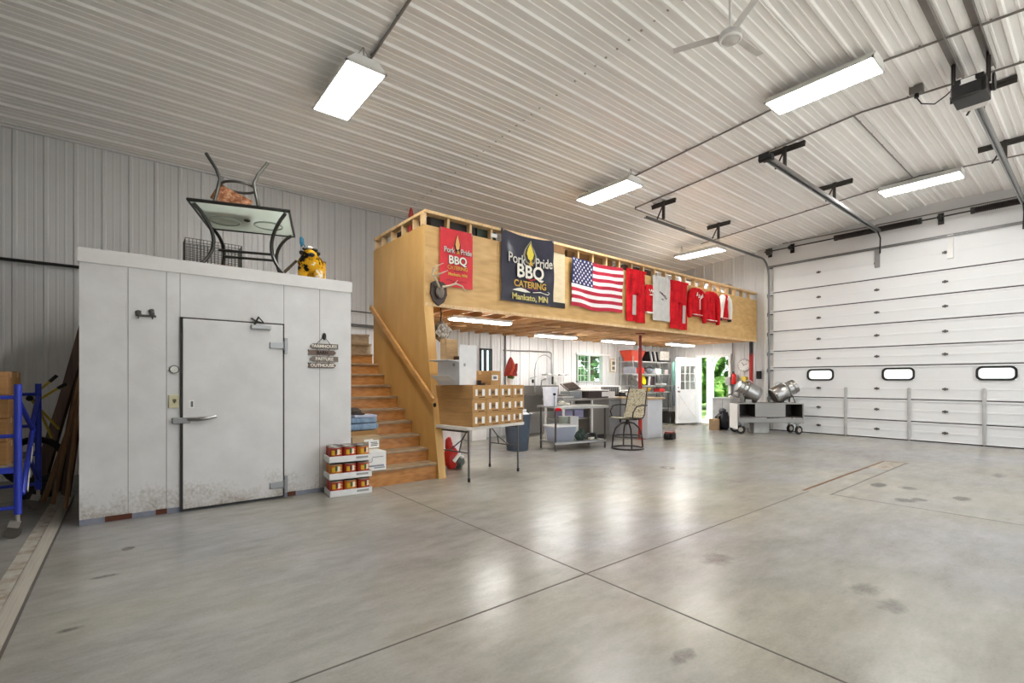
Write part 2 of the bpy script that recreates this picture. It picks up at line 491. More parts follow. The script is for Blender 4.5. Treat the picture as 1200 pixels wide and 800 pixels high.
q.build('section_joint', gap, d1)
for wy in wins:
    fr = MB(); O = rrect(0, 0, WW, WZ1-WZ0, .1); I = rrect(0, 0, WW-.075, WZ1-WZ0-.075, .075)
    n = len(O); zc = (WZ0+WZ1)/2
    vs = [(XD-.03, wy+a, zc+b) for a, b in O]+[(XD-.03, wy+a, zc+b) for a, b in I]+[(XD+.03, wy+a, zc+b) for a, b in O]+[(XD+.03, wy+a, zc+b) for a, b in I]
    fs = []
    for j in range(n):
        k = (j+1) % n
        fs += [(j, k, n+k, n+j), (j, 2*n+j, 2*n+k, k), (n+j, n+k, 3*n+k, 3*n+j)]
    fr.add(vs, fs); f = fr.build('window_frame', black, d1)
    g = MB(); g.prism(I, Matrix.Translation((XD+.01, wy, zc)) @ Matrix(((0, 0, 1, 0), (1, 0, 0, 0), (0, 1, 0, 0), (0, 0, 0, 1))), .006)
    g.build('pane', acrylic, f)
# hinges, stiles, bottom reinforcing struts
for hy in (4.586, 3.377, 2.174, .96, -.25):
    for k in range(8):
        zc = (secs[k]+secs[k+1])/2 if k != 2 else 1.16
        h = MB(); h.box((XD-.012, hy, zc), (.02, .1, .035)); h.box((XD-.02, hy, zc), (.02, .04, .06)); h.build('hinge', M('#5e5c5a', .5, .4), d1)
for sy in (3.998, 2.781, 1.57, .36):
    h = MB(); h.box((XD-.022, sy, .6), (.03, .06, 1.14)); h.box((XD-.03, sy, .6), (.02, .03, 1.18)); h.build('strut', M('#bcbcbb', .4, .3), d1, bevel=.004)
h = MB(); h.box((XD-.02, 2.09, 4.2), (.03, .1, .5)); h.build('strut', white, d1)
h = MB(); h.bb((XD-.012, OD1-.14, 0), (XD-.004, OD1-.02, 4.4)); h.build('end_stile', M('#c3bfba', .5), d1)
for z in secs[1:]:
    h = MB(); h.box((XD-.03, OD1-.07, z-.07), (.04, .13, .03)); h.box((XD-.05, OD1-.02, z-.07), (.05, .03, .1)); h.build('roller_bracket', track_m, d1)
q = MB(); q.bb((XD-.02, OD0, 0), (XD+.04, OD1, .022)); q.build('bottom_seal', rubber, d1)
q = MB(); q.bb((XD-.03, OD0, ODH-.03), (XD+.02, OD1, ODH+.0)); q.bb((XD-.05, OD0, ODH-.06), (XD-.03, OD1, ODH-.04)); q.build('top_strut', M('#7b7a79', .45, .5), d1)

# tracks of the overhead door
def rail_thing(name, label, y, x0, x1, z, vertical=True):
    t = thing(name, label, 'door track', (0, 0, 0))
    yy = y
    pts = [(x0, yy, z)]
    if vertical:
        pts += [(x1, yy, z)]
        rr = .45
        for i in range(1, 9):
            a = i/8*PI/2; pts.append((x1+rr*math.sin(a), yy, z-rr+rr*math.cos(a)))
        pts.append((x1+rr, yy, .02))
    else: pts.append((x1, yy, z))
    b = MB(); b.tube(pts, .03, 4); b.tube([(p[0], p[1]+.05, p[2]) for p in pts[:2]], .012, 6)
    b.build('rail', track_m, t)
    return t
def hanger(t, x, y, z, w=.5, drop=None):
    b = MB(); zc = cz(y)-.03
    b.box((x, y, zc-.02), (.05, w, .035)); b.box((x, y, zc-.06), (.01, w, .06))
    b.box((x, y, (zc+z)/2), (.045, .045, zc-z+.02)); b.box((x, y+.06, (zc+z)/2+.02), (.02, .02, (zc-z)*1.1), rx=.5)
    b.build('hanger', M('#4d4a47', .5, .5), t)
t = rail_thing('door_track', 'grey overhead door track curving down beside the loft end', 5.74, 8.05, 13.1, 4.6)
hanger(t, 8.45, 5.62, 4.62, .55); hanger(t, 10.6, 5.6, 4.62, .55)
t = thing('trolley_rail', 'slim grey trolley rail without a motor hung from the ceiling before the wide door', 'door opener')
b = MB(); b.bb((7.65, 3.22, 4.73), (13.35, 3.245, 4.78)); b.bb((7.65, 3.285, 4.73), (13.35, 3.31, 4.78)); b.bb((7.65, 3.22, 4.78), (13.35, 3.31, 4.786)); b.build('rail', alum, t)
b = MB(); b.box((7.62, 3.265, 4.76), (.2, .15, .07)); b.cyl((7.6, 3.17, 4.74), (7.6, 3.36, 4.74), .045, 12); b.build('pulley', black, t)
hanger(t, 8.3, 3.27, 4.79, .6); hanger(t, 10.55, 3.27, 4.79, .6)
b = MB(); b.tube([(13.3, 3.265, 4.74), (13.5, 3.265, 4.62), (13.62, 3.3, 4.3)], .016, 6); b.build('drawbar', blackmet, t)
b = MB(); b.box((13.655, 3.36, 4.2), (.02, .1, .42)); b.build('door_bracket', alum, t, bevel=.003)

# motorised opener with its long rail
t = thing('door_opener', 'black motorised door opener on a long rail beneath paired ceiling angles', 'door opener')
y0 = 1.0
b = MB(); b.bb((7.9, y0-.035, 4.72), (13.4, y0-.012, 4.77)); b.bb((7.9, y0+.012, 4.72), (13.4, y0+.035, 4.77)); b.bb((7.9, y0-.035, 4.77), (13.4, y0+.035, 4.775)); b.tube([(7.9, y0, 4.73), (13.3, y0, 4.73)], .006, 5); b.build('rail', alum, t)
b = MB(); b.box((7.72, y0, 4.72), (.36, .3, .17)); b.box((7.72, y0, 4.83), (.3, .26, .06)); b.box((7.55, y0+.02, 4.7), (.08, .26, .13)); b.build('motor_housing', black, t, bevel=.012)
b = MB(); b.box((7.531, y0, 4.79), (.006, .12, .07), ry=-.3); b.box((7.535, y0+.0, 4.755), (.004, .14, .05)); part_label(b.build('label_plate', white, t), 'white label plate')
b = MB(); b.box((7.97, y0, 4.70), (.2, .25, .1)); part_label(b.build('lens_cover', M('#c9c5c0', .3), t, bevel=.02), 'pale plastic lens cover')
for s in (-1, 1):
    b = MB(); b.box((7.7, y0+s*.15, 4.97), (.05, .012, .4)); b.box((7.7, y0+s*.15, 4.97), (.012, .04, .4)); b.build('strap', M('#4b4744', .5, .5), t)
    b = MB(); b.bb((6.1, y0+s*.14-.03, cz(y0)-.07), (8.1, y0+s*.14-.02, cz(y0)-.015)); b.bb((6.1, y0+s*.14-.03, cz(y0)-.025), (8.1, y0+s*.14+.04, cz(y0)-.015)); b.build('ceiling_angle', M('#8b8580', .45, .6), t)
b = MB(); b.cyl((7.85, y0-.17, 4.82), (7.85, y0-.19, 4.82), .1, 18); b.build('pulley', black, t)
hanger(t, 8.55, y0, 4.78, .62); hanger(t, 10.75, y0, 4.78, .62)
b = MB(); b.tube([(13.35, y0, 4.73), (13.5, y0, 4.6), (13.62, y0+.02, 4.3)], .016, 6); b.build('drawbar', blackmet, t)

# torsion springs on their shaft
t = thing('torsion_spring_shaft', 'dark shaft with two black torsion springs above the wide white door', 'door spring')
XS, ZS = 13.5, 4.83
b = MB(); b.cyl((XS, OD0-.1, ZS), (XS, OD1+.02, ZS), .016, 10); b.build('shaft', M('#3b3632', .5, .5), t)
for (a, c) in ((4.15, 2.56), (1.72, .12)):
    b = MB(); n = 60
    b.cyl((XS, a, ZS), (XS, c, ZS), .045, 14)
    for i in range(n):
        y = c+(a-c)*i/(n-1); b.ring((XS, y, ZS), .058, .011, 14, 5, 'Y')
    # rings stand across the shaft
    b.build('spring', M('#2a2320', .5, .4), t, smooth=True)
    for y in (a, c):
        b = MB(); b.cyl((XS, y-.03, ZS), (XS, y+.03, ZS), .07, 14); b.build('winding_cone', M('#3c3a39', .5, .4), t)
for y in (OD1-.06, 5.2, 2.24, OD0+.06):
    b = MB(); b.box((XS+.075, y, ZS), (.17, .035, .1)); b.box((XW1-.045, y, ZS), (.02, .1, .24)); b.cyl((XS, y-.03, ZS), (XS, y+.03, ZS), .04, 12); b.build('bearing_plate', blackmet, t)
b = MB(); b.cyl((XS, OD1-.16, ZS-.01), (XS, OD1-.05, ZS-.01), .09, 18); b.build('cable_drum', M('#4b4744', .5, .5), t)
q = MB(); q.tube([(13.62, OD1-.4, 5.0), (13.62, 3.4, 4.97), (13.62, OD0, 4.94)], .013, 6)
tag(q.build('conduit', M('#77726c', .4, .5)), 'thin dark pipe running above the torsion spring shaft on the header', 'pipe')

# jamb of the overhead door
q = MB(); q.bb((XW1-.06, OD1, 0), (XW1-.012, OD1+.09, ODH)); q.bb((XW1-.09, OD1+.03, 0), (XW1-.06, OD1+.05, ODH)); struct(q.build('trim_16', white))

# ------------------------------------------------------------------ person door
d2 = thing('door_2', '', 'd'); del d2['label']; del d2['category']; struct(d2)
q = MB()
q.bb((XW1-.05, PDW[0]-.07, 0), (XW1+.14, PDW[0], PDW[2]+.07)); q.bb((XW1-.05, PDW[1], 0), (XW1+.14, PDW[1]+.07, PDW[2]+.07)); q.bb((XW1-.05, PDW[0], PDW[2]), (XW1+.14, PDW[1], PDW[2]+.07))
q.build('door_frame', white, d2)
q = MB(); q.bb((XW1-.06, PDW[0], 0), (XW1+.2, PDW[1], .05)); q.build('threshold', M('#c9c4bb', .5), d2)
leaf = bpy.data.objects.new('door_leaf', None)
# leaf local: x from hinge to latch, y thickness, z up
hx, hy = 13.67, 7.86; ang = math.atan2(8.12-7.86, 12.86-13.67)
LM = Matrix.Translation((hx, hy, .06)) @ Matrix.Rotation(ang, 4, 'Z')
def lpart(mb, name, mat, parent, bevel=0):
    mb.v = [tuple(LM @ Vector(v)) for v in mb.v]; return mb.build(name, mat, parent, bevel=bevel)
W, Hh = .86, 1.98
b = MB()
for (a, c) in (((0, 0), (W, 1.0)), ((0, 1.0), (.13, 1.75)), ((W-.13, 1.0), (W, 1.75)), ((0, 1.75), (W, Hh))):
    b.bb((a[0], -.022, a[1]), (c[0], .022, c[1]))
bpy.data.objects.remove(leaf)
dm = M('#ecebea', .4, 0, .02)
leaf = lpart(b, 'door_leaf', dm, d2)
b = MB()
for s in (1, -1):
    for (x0, x1, z0, z1) in ((.1, .76, .12, .16), (.1, .76, .86, .9), (.1, .14, .12, .9), (.72, .76, .12, .9)): b.bb((x0, s*.022, z0), (x1, s*.03, z1))
    L = math.hypot(.6, .72); a = math.atan2(.72, .6)
    for q_ in (a, -a): b.box((.43, s*.026, .51), (L, .008, .05), ry=-q_)
    for (x0, x1, z0, z1) in ((.11, .75, .98, 1.02), (.11, .75, 1.73, 1.77), (.11, .15, .98, 1.77), (.71, .75, .98, 1.77)): b.bb((x0, s*.022, z0), (x1, s*.034, z1))
lpart(b, 'door_moulding', dm, leaf)
b = MB()
for i in (1, 2): b.bb((.15+.56*i/3-.008, -.015, 1.02), (.15+.56*i/3+.008, .015, 1.73)); b.bb((.15, -.015, 1.02+.71*i/3-.008), (.71, .015, 1.02+.71*i/3+.008))
lpart(b, 'muntin', dm, leaf)
b = MB(); b.bb((.13, -.003, 1.0), (.73, .003, 1.75)); lpart(b, 'pane', glass, leaf)
b = MB()
for s in (1, -1):
    b.cyl((W-.07, s*.02, .96), (W-.07, s*.035, .96), .033, 16); b.cyl((W-.07, s*.03, .96), (W-.07, s*.075, .96), .014, 10); b.blob((W-.07, s*.085, .96), (.03, .022, .03), 0, 0)
    b.cyl((W-.07, s*.02, 1.08), (W-.07, s*.04, 1.08), .026, 16)
lpart(b, 'door_handle', steel, leaf)

# ------------------------------------------------------------------ outdoors seen through the door
q = MB(); q.bb((13.9, -30, -.4), (60, 60, -.12)); q.bb((-40, 9.5, -.4), (13.9, 60, -.12)); struct(q.build('ground', grassm))
q = MB(); q.bb((13.88, -9, -.2), (45, 5.45, -.06)); struct(q.build('bounce_slab', M('#cbc7bf', .8)))  # pale ground added out of view to whiten light through the door panes
q = MB(); q.bb((13.87, 5.5, -.2), (16.2, 9.6, -.02)); struct(q.build('porch_slab', M('#b9b2a6', .7)))
t = thing('porch_post', 'white porch post with a curved bracket just outside the open door', 'post', (15.75, 8.62, -.02))
b = MB(); b.bb((-.09, -.09, 0), (.09, .09, 2.355)); b.bb((-.12, -.12, 0), (.12, .12, .15)); b.build('shaft', white, t)
b = MB(); pts = []
for i in range(9):
    a = PI/2*i/8; pts.append((0, -.08-.62*(1-math.cos(a)), 1.72+.6*math.sin(a)))
b.tube(pts, .07, 6); b.build('bracket', white, t)
q = MB(); q.bb((15.62, 4.6, 2.34), (15.88, 10.5, 2.62)); tag(q.build('porch_beam', white), 'white porch beam resting on the post outside the door', 'beam')
def tree(name, label, x, y, r, h, seed, m):
    t = thing(name, label, 'tree', (x, y, -.12), 0, 'trees outside the open door')
    b = MB(); b.tube([(0, 0, 0), (.05, .03, h*.3), (0, 0, h*.6)], [.16, .12, .07], 8); b.build('trunk', M('#5a4a3a', .9), t)
    rr = random.Random(seed); b = MB()
    for i in range(70):
        a = rr.uniform(0, 2*PI); z = rr.uniform(.12, 1.0); q_ = r*rr.uniform(.35, 1.0)*math.sin(PI*min(.95, max(.2, z*.85+.12)))
        k = rr.uniform(.3, .55)*r*.45
        b.blob((q_*math.cos(a), q_*math.sin(a), h*z), (k, k, k*.8), seed*100+i, .45, 9, 6)
    n = len(b.v)
    for i in range(900):
        a = rr.uniform(0, 2*PI); z = rr.uniform(.1, 1.05); q_ = r*rr.uniform(.8, 1.2)*math.sin(PI*min(.95, max(.2, z*.85+.12)))
        p = Vector((q_*math.cos(a), q_*math.sin(a), h*z)); s = rr.uniform(.08, .2)
        d = Vector((rr.gauss(0, 1), rr.gauss(0, 1), rr.gauss(0, 1))).normalized(); e = d.orthogonal().normalized()
        b.add([p-d*s, p+e*s*.5, p+d*s, p-e*s*.5], [(0, 1, 2, 3)])
    b.build('foliage', m, t)
tree('leafy_tree', 'broad leafy green tree framed by the open doorway', 24, 13.2, 3.0, 6.0, 3, leafm)
tree('leafy_tree', 'darker green tree behind the porch post outside', 33, 20.2, 3.0, 8.0, 4, leafm2)
tree('leafy_tree', 'low bushy tree beside the broad leafy one outside', 20.2, 8.6, 1.4, 2.6, 5, leafm)
tree('leafy_tree', 'green tree seen through the kitchen window', 21.5, 19.2, 1.5, 6.5, 6, leafm2)
tree('leafy_tree', 'low bush seen through the kitchen window', 24.5, 25.0, 2.6, 2.2, 8, leafm2)

q = MB(); q.bb((-8, -18, -.2), (18, YW0-.02, -.02)); struct(q.build('apron', M('#c4c0b8', .8)))  # unseen pale slab added to bounce sunlight in through the door opening
# ------------------------------------------------------------------ light fixtures
def highbay(label, x, y, drop=.25, group='fluorescent fixtures under the metal ceiling'):
    L, Wd = 1.2, .46
    z = cz(y)-drop
    t = thing('ceiling_light', label, 'ceiling light', (x, y, z), 0, None)
    b = MB(); w2 = Wd/2; l2 = L/2
    b.add([(-w2, -l2, 0), (w2, -l2, 0), (w2, l2, 0), (-w2, l2, 0), (-w2*.55, -l2, .1), (w2*.55, -l2, .1), (w2*.55, l2, .1), (-w2*.55, l2, .1)],
          [(0, 1, 5, 4), (1, 2, 6, 5), (2, 3, 7, 6), (3, 0, 4, 7), (4, 5, 6, 7)])
    b.build('housing', white, t)
    b = MB(); b.bb((-w2+.02, -l2+.02, -.004), (w2-.02, l2-.02, .004)); b.build('lens', lamp_m, t)
    b = MB()
    for (p, q_) in (((-w2, -l2), (w2, -l2+.02)), ((-w2, l2-.02), (w2, l2)), ((-w2, -l2), (-w2+.02, l2)), ((w2-.02, -l2), (w2, l2))): b.bb((p[0], p[1], -.012), (q_[0], q_[1], .006))
    b.build('frame', white, t)
    for s in (-1, 1):
        b = MB(); zz = cz(y+s*.5)-z-.02; b.tube([(0, s*.5, .1), (.0, s*.5, max(.12, zz))], .005, 5); b.tube([(-.1, s*.5, .1), (0, s*.5, max(.12, zz))], .003, 4); b.tube([(.1, s*.5, .1), (0, s*.5, max(.12, zz))], .003, 4); b.build('hanging_wire', M('#6c6863', .4, .6), t)
    return t
highbay('ceiling light above the walk in cooler end of the ceiling', 2.02, 5.62)
highbay('ceiling light hung by wires above the stars of the flag banner end of the loft', 6.78, 5.66)
highbay('largest looking ceiling light, close to the door opener motor', 6.8, 2.25, .2)
highbay('ceiling light beyond the overhead track, above the hanging red jackets', 11.35, 6.5, .36)
highbay('ceiling light between the bare trolley rail and the opener rail, near the wide door', 11.6, 2.2, .2)
for (x, y) in ((2.0, 2.2), (2.0, -1.6), (6.8, -1.6), (11.6, -1.6)):
    highbay('ceiling light over the open floor behind the viewer', x, y, .25, )['group'] = 'fluorescent fixtures outside the photo'

def shoplight(label, x, y):
    t = thing('shop_light', label, 'shop light', (x, y, 2.36))
    b = MB(); b.bb((-.62, -.1, .015), (.62, .1, .06)); b.build('housing', white, t)
    b = MB(); b.bb((-.61, -.075, -.01), (.61, .075, .014)); b.build('lens', lamp2_m, t, bevel=.01)
shoplight('long shop light under the loft nearest the plywood stair wall', 4.78, 6.8)
shoplight('shop light under the loft in front of the sink wall', 7.85, 8.1)
shoplight('shop light under the loft above the kitchen window', 10.2, 8.15)
shoplight('shop light under the loft near the open door', 12.45, 7.72)

# conduits
def pipe(name, label, pts, r=.014, m=None, cat='conduit', clips=0):
    t = thing(name, label, cat)
    b = MB(); b.tube(pts, r, 8); b.build('pipe', m or alum, t)
    if clips:
        b = MB()
        for i in range(clips):
            k = (i+.5)/clips*(len(pts)-1); j = int(k); f = k-j
            p = Vector(pts[j]).lerp(Vector(pts[j+1]), f); b.box((p.x, p.y, p.z+.008), (.035, .02, .02))
        b.build('clip', m or alum, t)
    return t
def cl(x, y, d=.035): return (x, y, cz(y)-d)
cm = M('#8c8883', .4, .5)
pipe('conduit', 'ceiling conduit feeding the large light near the opener and the light over the loft flag', [cl(7.03, 6.3), cl(7.03, YR), cl(7.03, -3)], .014, cm, clips=18)
pipe('conduit', 'ceiling conduit ending in a bend toward the overhead track', [cl(8.2, -3), cl(8.2, YR), cl(8.2, 6.1), cl(8.25, 6.16), cl(10.2, 6.2)], .014, cm, clips=20)
pipe('conduit', 'ceiling conduit running to the light above the walk in cooler', [cl(2.14, 5.5), cl(2.14, YR), cl(2.14, -3)], .016, cm, clips=10)
pipe('conduit', 'ceiling conduit running across in front of the wide door to its lights', [cl(11.6, 6.6), cl(11.6, YR), cl(11.6, -3)], .013, cm, clips=16)
pipe('conduit', 'ceiling conduit crossing from the rear conduit to the light near the wide door', [cl(8.2, 2.3), cl(11.6, 2.3)], .011, cm, clips=6)
t = thing('junction_box', 'grey ceiling outlet box with a black cord looping to the opener', 'outlet', (8.0, 1.55, cz(1.55)-.06))
b = MB(); b.box((0, 0, 0), (.1, .14, .1)); b.build('box', M('#77746f', .4, .5), t, bevel=.005)
b = MB(); b.cyl((0, 0, -.05), (0, 0, -.1), .025, 10); b.build('plug', black, t)
b = MB(); b.tube([(0, 0, -.1), (.0, -.05, -.2), (-.02, -.18, -.27), (-.08, -.3, -.24), (-.15, -.4, -.2), (-.2, -.44, -.21)], .008, 6); b.build('cord', black, t)
# ceiling fan
t = thing('ceiling_fan', 'white three bladed ceiling fan hung on a rod from the ridge', 'ceiling fan', (4.38, 2.2, 4.55))
b = MB(); b.lathe([(.02, .08), (.07, .05), (.1, .02), (.105, -.02), (.085, -.035), (.02, -.04)], 28); b.build('hub', M('#c9c7c3', .4), t, smooth=True)
b = MB(); b.ring((0, 0, -.03), .088, .012, 30, 8); b.build('rim', white, t)
b = MB(); b.cyl((0, 0, .05), (0, 0, .62), .013, 10); b.lathe([(.05, .63), (.06, .6), (.03, .55)], 18); b.build('rod', white, t)
for a in (2.0, 2.0+2*PI/3, 2.0+4*PI/3):
    b = MB(); b.box((.3*math.cos(a), .3*math.sin(a), .02), (.42, .07, .006), rz=a, rx=.12); b.build('blade', M('#cfccc8', .4), t, bevel=.002)
# wall pipes
pipe('pipe', 'black pipe running along the ribbed back wall above the lumber', [(-5.9, 9.13, 2.95), (1.5, 9.13, 2.95)], .022, M('#2d2b2a', .5, .4), 'pipe', 6)
pipe('pipe', 'upper thin pipe on the back wall above the top stairs', [(1.6, 9.14, 2.72), (5.0, 9.14, 2.66)], .012, M('#55524f', .5, .4), 'pipe')
pipe('pipe', 'lower thick pipe on the back wall above the top stairs', [(1.6, 9.14, 2.45), (5.0, 9.14, 2.39)], .03, M('#6d6a67', .5, .4), 'pipe')
pipe('conduit', 'thin conduit crossing the kitchen wall and dropping to the faucet shelf', [(7.1, 9.17, 2.08), (8.62, 9.17, 2.1), (8.7, 9.17, 2.06), (8.7, 9.17, 1.5)], .016, alum)
pipe('conduit', 'vertical conduit on the kitchen wall behind the red hood', [(7.16, 9.17, 2.5), (7.16, 9.17, .9)], .02, M('#6b6967', .4, .5))
pipe('conduit', 'vertical white conduit beside the framed wall picture', [(11.3, 9.16, 2.5), (11.3, 9.16, 1.6)], .025, white)
pipe('conduit', 'vertical grey conduit between the open door and the clock', [(13.67, 6.8, 3.3), (13.67, 6.8, .9)], .018, alum)

# ------------------------------------------------------------------ walk-in cooler
CX0, CX1, CY, CT = -.352, 2.18, 5.94, 2.575
t = thing('walk_in_cooler', 'big white panelled walk in cooler with a heavy latched door', 'cooler')
b = MB(); b.bb((CX0, CY, .05), (CX1, 8.45, 2.44)); b.build('body', cooler_m, t)
b = MB(); b.bb((CX0-.012, CY-.014, 2.44), (CX1+.012, 8.46, CT)); b.box((.0, CY+.3, CT+.005), (.35, .5, .02)); b.build('top_band', M('#d9d7d4', .45, 0, .03), t, bevel=.003)
b = MB(); b.bb((CX0+.0, CY-.006, 0), (CX1, 8.44, .052)); b.build('plinth', camo_mat([(.3, '#777b88'), (.6, '#8c8f9a')], 5, 'grey_plinth'), t)
for (x, w) in ((-.07, .2), (.26, .09), (1.48, .09)):
    b = MB(); b.box((x, CY-.008, .03), (w, .01, .05)); part_label(b.build('rust_patch', M('#5a3322', .8), t), 'rusty patch on the plinth')
sm = M('#8f8d8a', .7)
for x in (.0, .302, .415, 1.40, 1.80):
    b = MB(); b.bb((x-.003, CY-.0015, .055), (x+.003, CY+.002, 2.44)); b.build('panel_seam', sm, t)
dr = MB(); dr.bb((.435, CY-.045, .03), (1.38, CY-.002, 1.975)); dr = dr.build('door', cooler_m, t, bevel=.006)
b = MB()
for (p, q_) in (((.417, .02), (.437, 1.99)), ((1.378, .02), (1.398, 1.99)), ((.417, 1.972), (1.398, 1.992)), ((.417, .008), (1.398, .03))): b.bb((p[0], CY-.03, p[1]), (q_[0], CY-.001, q_[1]))
b.build('gasket', M('#3b3937', .7), dr)
b = MB(); b.bb((.345, CY-.055, .905), (.5, CY-.02, .965)); b.build('latch_plate', alum, dr, bevel=.006)
b = MB(); b.tube([(.48, CY-.06, .945), (.55, CY-.1, .945), (.66, CY-.1, .955), (.72, CY-.085, .965)], [.02, .022, .018, .014], 10); b.build('handle', steel, dr, smooth=True)
for z in (1.74, .16):
    b = MB(); b.bb((1.24, CY-.065, z-.035), (1.40, CY-.044, z+.035)); b.bb((1.395, CY-.05, z-.09), (1.43, CY-.002, z+.09)); b.cyl((1.395, CY-.062, z-.05), (1.395, CY-.062, z+.05), .016, 10); b.build('hinge', alum, dr, bevel=.004)
b = MB(); b.bb((1.05, CY-.09, 1.91), (1.25, CY-.045, 1.955)); b.build('closer_body', alum, dr, bevel=.006)
b = MB(); b.tube([(1.08, CY-.08, 1.955), (1.12, CY-.09, 2.04), (1.18, CY-.07, 1.98), (1.1, CY-.05, 2.0), (1.06, CY-.03, 2.03)], .012, 6); b.build('closer_arm', blackmet, dr)
b = MB(); b.box((.505, CY-.047, 1.1), (.05, .004, .08)); b.build('sticker', white, dr); 
b = MB(); b.box((.512, CY-.05, 1.1), (.02, .004, .06)); part_label(b.build('sticker', M('#6d6a68', .6), dr), 'dark strip on the small sticker')
b = MB(); b.cyl((.365, CY-.002, 1.455), (.365, CY-.02, 1.455), .042, 24); b.build('thermometer', M('#4a4644', .4), t)
b = MB(); b.cyl((.365, CY-.019, 1.455), (.365, CY-.023, 1.455), .034, 24); part_label(b.build('thermometer_face', M('#d7d4cb', .4), t), 'pale round thermometer face')
sw = MB(); sw.box((.362, CY-.012, 1.13), (.085, .022, .135)); sw = sw.build('light_switch', M('#cfc8a4', .4), t, bevel=.006)
b = MB(); b.box((.366, CY-.025, 1.14), (.03, .012, .03)); b.box((.366, CY-.03, 1.13), (.012, .02, .03), rx=.5); b.build('toggle', M('#5b5543', .5), sw)
t = thing('hook', 'small dark wrought hook on the cooler panel beside the door', 'hook', (.138, CY-.01, 1.98))
b = MB(); b.box((0, 0, 0), (.16, .012, .02)); b.blob((-.06, -.004, .02), (.028, .008, .03), 1, .2); b.blob((.045, -.004, .035), (.026, .008, .035), 2, .2); b.tube([(-.06, 0, 0), (-.06, -.03, -.03), (-.06, -.04, .0)], .006, 6); b.tube([(.05, 0, 0), (.05, -.03, -.03), (.05, -.04, .0)], .006, 6); b.build('hook_plate', M('#4d4a47', .5, .3), t)
# hanging plank sign
t = thing('farm_sign', 'four plank arrow sign reading FARMHOUSE BARN PASTURE OUTHOUSE on the cooler', 'sign', (1.838, CY-.012, 1.64))
b = MB(); b.blob((.01, -.008, .235), (.024, .012, .045), 3, .05); b.build('hook', blackmet, t)
b = MB(); b.tube([(-.1, -.004, .12), (.01, -.01, .235), (.1, -.004, .12)], .004, 5); b.build('cord', M('#4b4440', .8), t)
for s in (-1, 1):
    b = MB(); b.tube([(s*.07, .002, .12), (s*.07, .002, -.12)], .004, 5); b.build('cord', M('#4b4440', .8), t)
for i, (s, m, d) in enumerate((('FARMHOUSE', graywood, -1), ('BARN', brownplank, 1), ('PASTURE', graywood, -1), ('OUTHOUSE', brownplank, 1))):
    z = .115-i*.0765; w = .165; h = .031
    sh = .012*(-d)
    if d > 0: P = [(-w, -h), (w-.03, -h), (w, 0), (w-.03, h), (-w, h), (-w+.012, 0)]
    else: P = [(-w+.03, -h), (w, -h), (w, h), (-w+.03, h), (-w, 0)]
    b = MB(); b.prism([(x+sh, y) for x, y in P], Matrix.Translation((0, .006, z)) @ Matrix.Rotation(PI/2, 4, 'X'), .014)
    p = b.build('plank', m, t)
    text('lettering', s, .052, M('#e9e5da', .6) if i != 1 else M('#211a17', .7), p, (sh, -.0095, z-.001), bold=.0012)

# ------------------------------------------------------------------ staircase
SX0, SX1 = 2.22, 3.30
t = thing('staircase', 'wooden staircase climbing between the white cooler and the plywood wall', 'staircase')
tz = [.22+.176*k for k in range(10)]; ty = [5.77+.2445*k for k in range(10)]
for k in range(10):
    b = MB(); z0 = 0 if k == 0 else tz[k-1]
    b.bb((SX0, ty[k], z0), (SX1, ty[k]+.02, tz[k]-.03)); b.build('riser', stairw, t)
    b = MB(); b.bb((SX0, ty[k]-.03, tz[k]-.032), (SX1-.005, ty[k]+.27, tz[k])); b.build('tread', treadw, t, bevel=.006)
# winder treads turning into the loft
for (z, y0_, y1_) in ((1.98, 8.1, 8.0), (2.15, 8.42, 8.2)):
    b = MB(); b.prism([(SX0, y0_-.35*(z < 2)), (SX1, y1_), (SX1, 9.1), (SX0, 9.1)] if z < 2 else [(SX0+.45, 8.35), (SX1, 8.1), (SX1, 9.1), (SX0+.45, 9.1)], Matrix.Translation((0, 0, z-.035)), .035); b.build('tread', treadw, t)
b = MB(); b.add([(SX0, 7.78, 1.8), (SX1, 8.03, 1.8), (SX1, 8.03, 1.945), (SX0, 7.78, 1.945)], [(0, 1, 2, 3)]); b.add([(SX0+.45, 8.38, 1.98), (SX1, 8.13, 1.98), (SX1, 8.13, 2.115), (SX0+.45, 8.38, 2.115)], [(0, 1, 2, 3)]); b.build('riser', treadw, t)
b = MB(); b.prism([(5.79, 0), (8.0, 0), (8.0, 1.72), (5.79, .12)], Matrix(((0, 0, 1, SX0), (1, 0, 0, 0), (0, 1, 0, 0), (0, 0, 0, 1))), .04); b.build('stringer', stairw, t)

# ------------------------------------------------------------------ storage loft
LX0, LX1, LY = 3.325, 13.70, 6.13
LB, LTP, LTR = 2.42, 3.585, 3.80
t = thing('storage_loft', 'plywood sided storage loft with an open stud rail along its top', 'loft')
loft = t
# fascia of three sheets
fx = [LX0, 4.62, 9.1, LX1]
for i in range(3):
    b = MB(); b.bb((fx[i]+.002, LY, LB), (fx[i+1]-.002, LY+.018, LTP)); b.build('fascia_panel', ply, t)
b = MB(); b.bb((LX0, LY-.006, LB+.0), (LX1, LY, LB+.05)); b.build('bottom_trim', pine, t)
